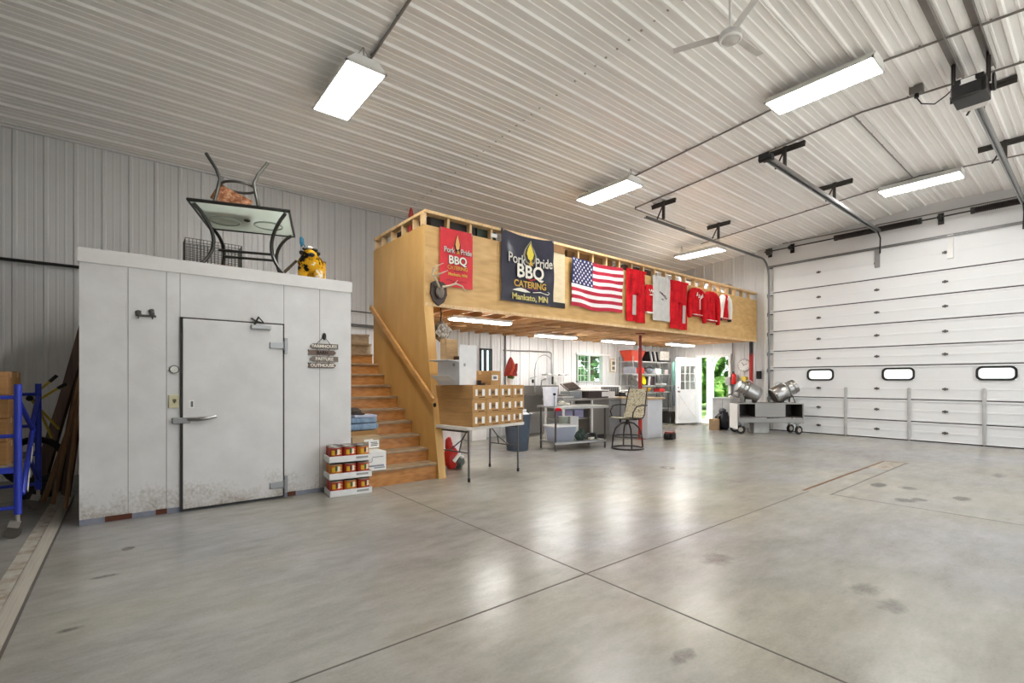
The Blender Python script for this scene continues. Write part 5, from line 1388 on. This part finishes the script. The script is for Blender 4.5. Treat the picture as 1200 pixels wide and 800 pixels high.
q = MB(); q.blob((9.75, 7.6, 1.03), (.14, .17, .08), 91, .25); tag(q.build('bread_bag', M('#e4ddd6', .5), smooth=True), 'pale bread bag behind the black appliance', 'bag')
t = thing('floor_tool', 'black and red tool box on the floor in front of the island counter', 'tool box', (9.72, 6.3, 0), .3)
b = MB(); b.bb((-.14, -.1, 0), (.14, .1, .14)); b.build('body', black, t, bevel=.015)
b = MB(); b.bb((-.12, -.09, .14), (.12, .09, .17)); part_label(b.build('lid', M('#8c4036', .6), t, bevel=.01), 'reddish lid')
b = MB(); b.cyl((-.17, -.03, .08), (-.17, .03, .08), .06, 14); b.build('reel', rubber, t)
# shelf unit in the corner
t = thing('shelf_unit', 'wire shelf unit crowded with bins in the kitchen corner', 'shelf', (0, 0, 0))
for x in (11.42, 13.3):
    for y in (8.6, 9.1):
        b = MB(); b.cyl((x, y, 0), (x, y, 2.05), .016, 8); b.build('post', alum, t)
for z in (.5, 1.0, 1.2, 1.55, 1.92):
    b = MB(); b.bb((11.4, 8.58, z-.03), (13.32, 8.6, z)); b.bb((11.4, 9.1, z-.03), (13.32, 9.12, z)); b.bb((11.4, 8.58, z-.012), (13.32, 9.12, z-.002)); b.build('wire_shelf', M('#d9d9d7', .4, .3), t)
t = thing('red_tub', 'big red plastic tub on the top shelf of the corner unit', 'tub', (11.68, 8.82, 1.921))
b = MB(); b.add([(-.2, -.15, 0), (.2, -.15, 0), (.2, .15, 0), (-.2, .15, 0), (-.32, -.22, .3), (.32, -.22, .3), (.32, .22, .3), (-.32, .22, .3)], [(0, 1, 2, 3), (0, 1, 5, 4), (1, 2, 6, 5), (2, 3, 7, 6), (3, 0, 4, 7)]); b.build('tub', M('#c9452f', .45), t)
b = MB(); b.tube([(-.32, -.22, .3), (.32, -.22, .3), (.32, .22, .3), (-.32, .22, .3)], .014, 6, closed=True); b.build('rim', M('#b23a26', .45), t)
for k in range(5):
    q = MB(); q.box((12.26+.105*k, 8.78, 2.075), (.028, .3, .31), ry=-.28); tag(q.build('tray', [black, M('#d5d3d0', .5)][k % 2]), ['black tray leaning first beside the red post on the top shelf', 'white tray leaning second on the top shelf', 'black tray leaning in the middle of the top shelf row', 'white tray leaning fourth on the top shelf', 'black tray leaning last against the pale basket'][k], 'tray', 'trays leaning on the top shelf')
t = thing('basket', 'pale wicker basket at the end of the top shelf', 'basket', (13.05, 8.84, 1.921))
b = MB(); b.bb((-.24, -.2, 0), (.24, .2, .05)); part_label(b.build('base', M('#2f2a28', .6), t), 'dark basket base')
b = MB(); b.bb((-.25, -.21, .05), (.25, .21, .34)); b.build('weave', camo_mat([(.35, '#b5aca2'), (.6, '#e0dad2')], 26, 'pale_wicker'), t, bevel=.02)
def solid(name, label, cat, c, d, m, bev=.01, rz=0, ry=0):
    q = MB(); q.box(c, d, rz, 0, ry); return tag(q.build(name, m, bevel=bev), label, cat)
solid('red_box', 'red box on the second shelf behind the red post', 'box', (11.85, 8.78, 1.641), (.3, .3, .18), M('#cf3a2e', .5))
solid('grey_crate', 'grey crate on the second shelf beside the red box', 'crate', (11.56, 8.82, 1.651), (.24, .3, .2), M('#8d8b93', .5))
t = thing('grinder', 'grey and black hand tool on the second shelf', 'tool', (12.4, 8.75, 1.551))
b = MB(); b.blob((0, 0, .1), (.2, .1, .09), 95, .15); b.build('body', M('#6d7278', .5), t, smooth=True)
b = MB(); b.tube([(-.22, 0, .17), (0, -.03, .21), (.2, 0, .14)], .03, 8); b.build('handle', black, t)
solid('white_box', 'white box beside the grey tool on the second shelf', 'box', (12.72, 8.76, 1.631), (.26, .28, .16), white)
t = thing('bottle', 'small green bottle on the second shelf', 'bottle', (12.95, 8.7, 1.551))
b = MB(); b.lathe([(.04, 0), (.042, .13), (.018, .17), (.016, .2)], 14); b.build('body', M('#2f7a45', .3), t, smooth=True)
b = MB(); b.cyl((0, 0, .2), (0, 0, .225), .019, 12); b.build('cap', white, t)
solid('pale_box', 'pale pink box at the end of the second shelf', 'box', (13.13, 8.76, 1.616), (.18, .26, .13), M('#e1cfd2', .5))
t = thing('yellow_bowl', 'bright yellow bowl leaning on the third shelf', 'bowl', (11.83, 8.62, 1.37))
b = MB(); b.lathe([(.02, -.1), (.09, -.085), (.15, -.02), (.17, .06), (.16, .06), (.1, -.06)], 24, Matrix.Rotation(1.25, 4, 'X') @ Matrix.Rotation(.2, 4, 'Y')); b.build('bowl', M('#e6d619', .4), t, smooth=True)
t = thing('steel_pot', 'grey steel pot tipped sideways on the third shelf', 'pot', (11.53, 8.62, 1.33), .4)
b = MB(); b.lathe([(.11, -.12), (.125, .12), (.13, .12), (.115, -.125)], 22, Matrix.Rotation(1.1, 4, 'Y')); b.build('pot', steel_dk, t, smooth=True)
for k in range(4):
    q = MB(); q.box((12.15+.115*k, 8.76, 1.34), (.07, .25, .26), ry=.12); tag(q.build('book', M(['#2e2926', '#e6e3de', '#57474a', '#4a3b3e'][k], .6), bevel=.004), ['black binder on the third shelf beside the red post', 'white binder on the third shelf', 'mauve brown binder on the third shelf', 'dark plum binder on the third shelf, last of the row'][k], 'book', 'binders on the third shelf')
solid('dish', 'white dish at the end of the third shelf', 'dish', (12.95, 8.7, 1.231), (.26, .24, .06), white, .02)
t = thing('orange_bowl', 'orange yellow bowl on the lower shelf', 'bowl', (12.1, 8.66, 1.0))
b = MB(); b.lathe([(.07, 0), (.14, .06), (.16, .13), (.15, .13), (.09, .03)], 22); b.build('bowl', M('#e8b22a', .4), t, smooth=True)
solid('red_lunch_box', 'small red box on the lower shelf', 'box', (12.78, 8.66, 1.051), (.28, .22, .1), M('#d23b38', .5))
t = thing('apron', 'teal apron hanging on the end of the shelf unit', 'apron', (13.40, 8.55, 1.92))
b = drape(lerp_rows([(0, -.05, .05), (-.15, -.07, .1), (-.45, -.08, .13), (-.72, -.04, .12)]), .05, 12, 41, .012); b.build('cloth', M('#8fc9be', .8), t, smooth=True)
b = MB(); b.tube([(-.04, -.02, 0), (0, 0, .08), (.04, -.02, 0)], .008, 5); b.build('loop', M('#6fa79d', .8), t)
q = MB(); q.bb((13.36, 8.5, .55), (13.46, 8.56, 1.15)); q.bb((13.3, 8.48, .6), (13.5, 8.5, 1.2)); tag(q.build('grey_coat', M('#8b99a3', .8), bevel=.02), 'grey blue coat hanging below the teal apron', 'coat')
t = thing('mop_bucket', 'dark mop bucket with an upright handle near the open door', 'bucket', (13.42, 8.75, 0))
b = MB(); b.add([(-.12, -.14, 0), (.12, -.14, 0), (.12, .14, 0), (-.12, .14, 0), (-.15, -.18, .36), (.15, -.18, .36), (.15, .18, .36), (-.15, .18, .36)], [(0, 1, 2, 3), (0, 1, 5, 4), (1, 2, 6, 5), (2, 3, 7, 6), (3, 0, 4, 7)]); b.build('bucket', M('#4e4a47', .6), t)
b = MB(); b.cyl((.02, 0, .02), (.06, .05, 1.0), .013, 8); b.build('mop_handle', M('#6b6763', .5), t)
q = MB(); q.bb((13.55, 8.45, 0), (13.64, 8.52, .2)); tag(q.build('door_wedge_block', black), 'small black block on the floor beside the open door', 'block')
# picture on the kitchen wall
t = thing('picture', 'small framed poster on the kitchen wall beside the window', 'picture', (11.22, 9.17, 1.79))
b = MB(); b.bb((-.15, -.012, -.2), (.15, .0, .2)); b.build('frame', M('#b9a88a', .5), t)
b = MB(); b.bb((-.12, -.016, -.17), (.12, -.01, .17)); b.build('print', M('#d9d2c4', .6), t)
b = MB(); b.bb((-.07, -.02, .02), (.07, -.014, .12)); b.bb((-.07, -.02, -.12), (.05, -.014, -.03)); b.build('printed_block', M('#77705f', .7), t)

# ------------------------------------------------------------------ swivel stool
t = thing('swivel_chair', 'tall swivel chair with a camouflage sling and round base rings', 'chair', (7.69, 5.93, 0), math.radians(98))
fr2 = M('#2f2926', .4, .3)
b = MB(); b.ring((0, 0, .02), .305, .017, 40, 8); b.build('base_ring', fr2, t)
b = MB(); b.ring((0, 0, .25), .27, .013, 40, 8); b.build('foot_ring', fr2, t)
for k in range(4):
    a = PI/4+k*PI/2; b = MB(); b.tube([(.305*math.cos(a), .305*math.sin(a), .02), (.285*math.cos(a), .285*math.sin(a), .25), (.24*math.cos(a), .24*math.sin(a), .4), (.13*math.cos(a), .13*math.sin(a), .5), (0, 0, .53)], .016, 8); b.build('leg', fr2, t, smooth=True)
b = MB(); b.cyl((0, 0, .48), (0, 0, .6), .035, 14); b.build('swivel_hub', fr2, t)
b = MB()
for s in (-1, 1): b.tube([(s*.22, .3, .64), (s*.22, .0, .61), (s*.22, -.2, .6), (s*.22, -.27, .66), (s*.21, -.36, 1.0), (s*.2, -.43, 1.2)], .013, 8)
b.tube([(-.2, 0, .58), (.2, 0, .58)], .013, 8); b.tube([(-.2, -.15, .58), (.2, -.15, .58)], .013, 8); b.build('side_frame', fr2, t, smooth=True)
for s in (-1, 1):
    b = MB(); b.tube([(s*.22, .2, .62), (s*.25, .22, .74), (s*.26, .12, .84), (s*.26, -.1, .86), (s*.24, -.34, .85)], .014, 8); b.build('armrest', fr2, t, smooth=True)
def sling(rows):
    vs = []; fs = []; nx = 8
    for s in (0, 1):
        for (y, z) in rows:
            for i in range(nx+1):
                u = i/nx; vs.append((-.215+.43*u, y, z-.03*math.sin(PI*u)-.008*s))
    N = len(rows)*(nx+1)
    for s in (0, 1):
        for j in range(len(rows)-1):
            for i in range(nx): a = s*N+j*(nx+1)+i; fs.append((a, a+1, a+nx+2, a+nx+1))
    b = MB(); b.add(vs, fs); return b
sling([(.31, .645), (.2, .635), (0, .615), (-.2, .605)]).build('sling_seat', camo, t, smooth=True)
sling([(-.22, .62), (-.27, .7), (-.33, .88), (-.37, 1.02), (-.43, 1.2)]).build('sling_back', camo, t, smooth=True)

# ------------------------------------------------------------------ stainless cart and tumblers
CAa = -PI/4; FL = Vector((11.95, 5.80, 0)); dx = Vector((math.cos(CAa), math.sin(CAa), 0)); dy = Vector((-math.sin(CAa), math.cos(CAa), 0))
CL, CD = 1.56, .6
CC = FL+dx*CL/2+dy*CD/2
def KL(x, y, z=0): return CC+dx*x+dy*y+Vector((0, 0, z))
t = thing('steel_cart', 'wheeled stainless cart with two dark open bays before the wide door', 'cart', CC, CAa)
b = MB(); b.bb((-CL/2, -CD/2, .755), (CL/2, CD/2, .785)); b.build('cart_top', steel_dk, t, bevel=.004)
b = MB()
b.bb((-CL/2+.02, -CD/2+.02, .42), (CL/2-.02, CD/2, .44)); b.bb((-CL/2+.02, CD/2-.02, .44), (CL/2-.02, CD/2, .755))
for x in (-CL/2+.02, -.36, .33, CL/2-.035): b.bb((x, -CD/2+.03, .44), (x+.015, CD/2, .755))
b.build('bay_walls', M('#55504c', .45, .5), t)
b = MB(); b.bb((-.37, -CD/2+.01, .44), (.35, -CD/2+.025, .755)); b.build('front_panel', steel_dk, t)
b = MB(); b.bb((-CL/2, -CD/2-.02, .30), (CL/2, -CD/2+.01, .40)); b.bb((-CL/2, -CD/2-.02, .29), (CL/2, CD/2, .31)); b.build('ledge', steel_dk, t)
b = MB(); b.bb((-CL/2, -CD/2, .28), (-CL/2+.03, -CD/2+.03, .76)); b.bb((CL/2-.03, -CD/2, .28), (CL/2, -CD/2+.03, .76)); b.bb((CL/2-.03, CD/2-.03, .28), (CL/2, CD/2, .76)); b.build('corner_post', steel_dk, t)
b = MB(); b.bb((-CL/2-.012, -CD/2+.03, .12), (-CL/2, CD/2, .76)); part_label(b.build('end_panel', white, t), 'white end panel')
for sx in (-1, 1):
    for sy in (-1, 1):
        x, y = sx*(CL/2-.12), sy*(CD/2-.08)
        c = MB(); c.box((x, y, .275), (.12, .1, .02)); c.box((x+.0, y-.03, .19), (.04, .006, .17)); c.box((x, y+.03, .19), (.04, .006, .17)); c = c.build('caster', steel_dk, t)
        wv = MB(); rr_ = .4*sx; wv.lathe([(.03, -.022), (.1, -.024), (.11, -.012), (.11, .012), (.1, .024), (.03, .022)], 22, Matrix.Translation((x+.03*sx, y, .11)) @ Matrix.Rotation(rr_, 4, 'Z') @ Matrix.Rotation(PI/2, 4, 'X')); wv.build('wheel', rubber, c, smooth=True)
        wv = MB(); wv.lathe([(.055, -.027), (.055, .027)], 16, Matrix.Translation((x+.03*sx, y, .11)) @ Matrix.Rotation(rr_, 4, 'Z') @ Matrix.Rotation(PI/2, 4, 'X')); wv.build('wheel_hub', M('#b9b2aa', .4, .4), c, smooth=True)
def tumbler(label, lx, tilt, flip):
    t = thing('meat_tumbler', label, 'tumbler', KL(lx, .0, .786), CAa)
    T = Matrix.Translation((0, 0, .285)) @ Matrix.Rotation(tilt, 4, 'Y') @ Matrix.Rotation(PI/2, 4, 'Y')
    b = MB()
    if not flip:
        b.lathe([(.14, -.31), (.16, -.3), (.16, -.12), (.165, -.1), (.21, -.09), (.215, .2), (.2, .26), (.1, .29), (.02, .295)], 30, T); b.build('drum', steel, t, smooth=True)
        b = MB()
        for z in (-.09, .2): b.lathe([(.218, z-.012), (.225, z), (.218, z+.012)], 30, T, cap=False)
        b.lathe([(.163, -.2), (.17, -.19), (.163, -.18)], 30, T, cap=False); b.build('band', alum, t, smooth=True)
        b = MB(); b.box((-.06, -.02, .04), (.16, .3, .08)); b.box((-.16, 0, .16), (.03, .22, .26)); b.build('motor_base', steel_dk, t, bevel=.006)
        b = MB(); b.tube([T @ Vector((-.2, 0, -.2)), T @ Vector((-.26, 0, -.12)), T @ Vector((-.24, 0, -.02))], .014, 6); b.build('handle', steel, t)
    else:
        b.lathe([(.205, -.3), (.215, -.28), (.215, .06), (.2, .08), (.18, .1), (.175, .3), (.05, .315), (.01, .31)], 30, T, cap=False)
        b.lathe([(.2, -.3), (.205, -.1), (.2, .05), (.02, .06)], 30, T, cap=False); b.build('drum', steel, t, smooth=True)
        b = MB()
        for z in (-.28, .05): b.lathe([(.216, z-.014), (.228, z), (.216, z+.014)], 30, T, cap=False)
        b.lathe([(.178, .2), (.186, .22), (.178, .24)], 30, T, cap=False); b.build('band', alum, t, smooth=True)
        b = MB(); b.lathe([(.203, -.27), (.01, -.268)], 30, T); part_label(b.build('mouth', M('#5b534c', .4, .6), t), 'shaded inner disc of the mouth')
        b = MB()
        for s in (-1, 1): b.tube([(.1, s*.12, .3), (.2, s*.16, .0)], .012, 6); b.tube([(.1, s*.12, .3), (.06, s*.16, 0)], .012, 6)
        b.tube([(-.15, -.12, .1), (-.15, -.16, 0)], .012, 6); b.tube([(-.15, .12, .1), (-.15, .16, 0)], .012, 6); b.build('stand_leg', blackmet, t)
        b = MB(); b.tube([T @ Vector((-.215, 0, -.12)), T @ Vector((-.26, 0, -.1)), T @ Vector((-.26, 0, .02)), T @ Vector((-.215, 0, .04))], .012, 6); b.build('handle', steel, t)
tumbler('stainless tumbler drum tipped down with its narrow cap raised, nearer the clock', -.42, .5, False)
tumbler('stainless tumbler drum with its open mouth tipped down, nearer the wide door', .44, -.5, True)
solid('white_tub', 'white tub on the floor behind the steel cart', 'tub', (12.75, 5.65, .14), (.4, .3, .28), M('#dcd9d4', .5), .02, -.7)
# by the open door
t = thing('grey_cabinet', 'low grey cabinet against the wall beside the open doorway', 'cabinet', (13.42, 6.86, 0))
b = MB(); b.bb((-.22, -.3, 0), (.23, .3, .83)); b.build('body', M('#b4b6b6', .5), t, bevel=.006)
b = MB(); b.bb((-.24, -.32, .83), (.24, .32, .86)); b.build('top', M('#c9cac8', .4), t, bevel=.004)
b = MB(); b.bb((-.224, -.005, .03), (-.219, .005, .8)); b.build('door_gap', M('#6f7070', .6), t)
t = thing('tool_pile', 'dark jumble of tools lying on the low grey cabinet', 'tools', (13.4, 6.68, .861))
b = MB(); b.tube([(-.1, .15, .02), (.0, .0, .12), (.05, -.15, .03)], .018, 6); b.tube([(-.05, -.2, .02), (.05, .1, .1)], .015, 6); b.build('bars', M('#5b5652', .5, .4), t)
b = MB(); b.box((.05, -.1, .06), (.14, .16, .12)); b.build('block', M('#8d8884', .5), t, bevel=.01)
t = thing('black_bag', 'black trash bag slumped on the floor beside the cart', 'bag', (12.78, 6.62, 0))
b = MB(); b.blob((0, 0, .24), (.19, .2, .28), 101, .16, 16, 10); b.blob((-.02, 0, .5), (.1, .1, .09), 102, .2); b.build('bag', M('#35343a', .5), t, smooth=True)
t = carton('cardboard_box', 'battered cardboard box beside the black trash bag', 12.5, 6.72, 0, .24, .26, .3, .4, cardboard_mat('#a98e6f'))
b = MB(); b.box((0, -.1, .35), (.2, .01, .12), rx=.4); b.build('flap', cardboard_mat('#a98e6f'), t)
# wall things near the clock
t = thing('clock', 'round white wall clock between the door and the red strap', 'clock', (13.69, 6.465, 1.78))
b = MB(); b.cyl((0, 0, 0), (-.03, 0, 0), .18, 32); b.build('rim', M('#77736f', .4), t)
b = MB(); b.cyl((-.028, 0, 0), (-.036, 0, 0), .165, 32); b.build('face', white, t)
b = MB(); b.box((-.038, .03, .04), (.003, .012, .12), rx=-.6); b.box((-.038, -.04, .02), (.003, .01, .14), rx=1.2)
for k in range(12): a = k*PI/6; b.box((-.038, .145*math.sin(a), .145*math.cos(a)), (.003, .01, .024), rx=-a)
b.build('hands', black, t)
t = thing('fire_extinguisher', 'red fire extinguisher mounted beside the doorway', 'fire extinguisher', (13.6, 6.73, 1.24))
b = MB(); b.lathe([(.05, 0), (.065, .02), (.065, .26), (.03, .31), (.02, .33)], 18); b.build('cylinder', M('#d2251f', .35), t, smooth=True)
b = MB(); b.box((-.02, 0, .35), (.06, .03, .03)); b.tube([(-.02, .0, .34), (-.06, .04, .26), (-.06, .05, .1)], .01, 6); b.build('valve', black, t)
solid('breaker_box', 'grey breaker box on the wall beside the fire extinguisher', 'box', (13.63, 6.9, 1.33), (.12, .16, .24), M('#a3a19b', .5))
solid('yellow_bottle', 'yellow jug on the wall ledge beneath the clock', 'jug', (13.6, 6.42, 1.36), (.12, .16, .2), M('#d8c447', .5), .03)
q = MB(); q.bb((13.5, 6.2, 1.235), (13.69, 6.62, 1.258)); tag(q.build('wall_ledge', M('#b7b3ad', .5)), 'narrow wall ledge under the yellow jug', 'ledge')
solid('wall_phone', 'small black box on the wall beside the red strap', 'box', (13.66, 6.05, 1.5), (.05, .13, .22), black)

# ------------------------------------------------------------------ camera, world, light
cam = bpy.data.cameras.new('camera'); co = bpy.data.objects.new('camera', cam); col.objects.link(co)
co.location = (0, 0, 1.34); co.rotation_euler = (PI/2, 0, -math.radians(90-51.2216))
cam.sensor_width = 36; cam.sensor_fit = 'HORIZONTAL'; cam.lens = 16.8; cam.shift_y = 46/1200; cam.clip_start = .05; cam.clip_end = 300
scene.camera = co
w = bpy.data.worlds.new('sky'); scene.world = w; w.use_nodes = True
nt = w.node_tree; nt.nodes.clear()
wo = nt.nodes.new('ShaderNodeOutputWorld'); bg = nt.nodes.new('ShaderNodeBackground')
bg.inputs[0].default_value = (.82, .91, 1, 1); nt.links.new(bg.outputs[0], wo.inputs[0]); bg.inputs[1].default_value = 1.7
sl = bpy.data.lights.new('sun', 'SUN'); sl.energy = 8; sl.angle = .02; sl.color = (1, .975, .94)
so = bpy.data.objects.new('sun', sl); col.objects.link(so); so.rotation_euler = (math.radians(44), math.radians(-8), 0); so.location = (0, 0, 20)
scene.view_settings.view_transform = 'Standard'; scene.view_settings.look = 'None'
scene.view_settings.gamma = 1; scene.view_settings.use_curve_mapping = False
scene.view_settings.exposure = 0.6
scene.cycles.max_bounces = 10; scene.cycles.diffuse_bounces = 6; scene.cycles.glossy_bounces = 4; scene.cycles.transparent_max_bounces = 12
scene.cycles.use_denoising = True
scene.cycles.sample_clamp_indirect = 8
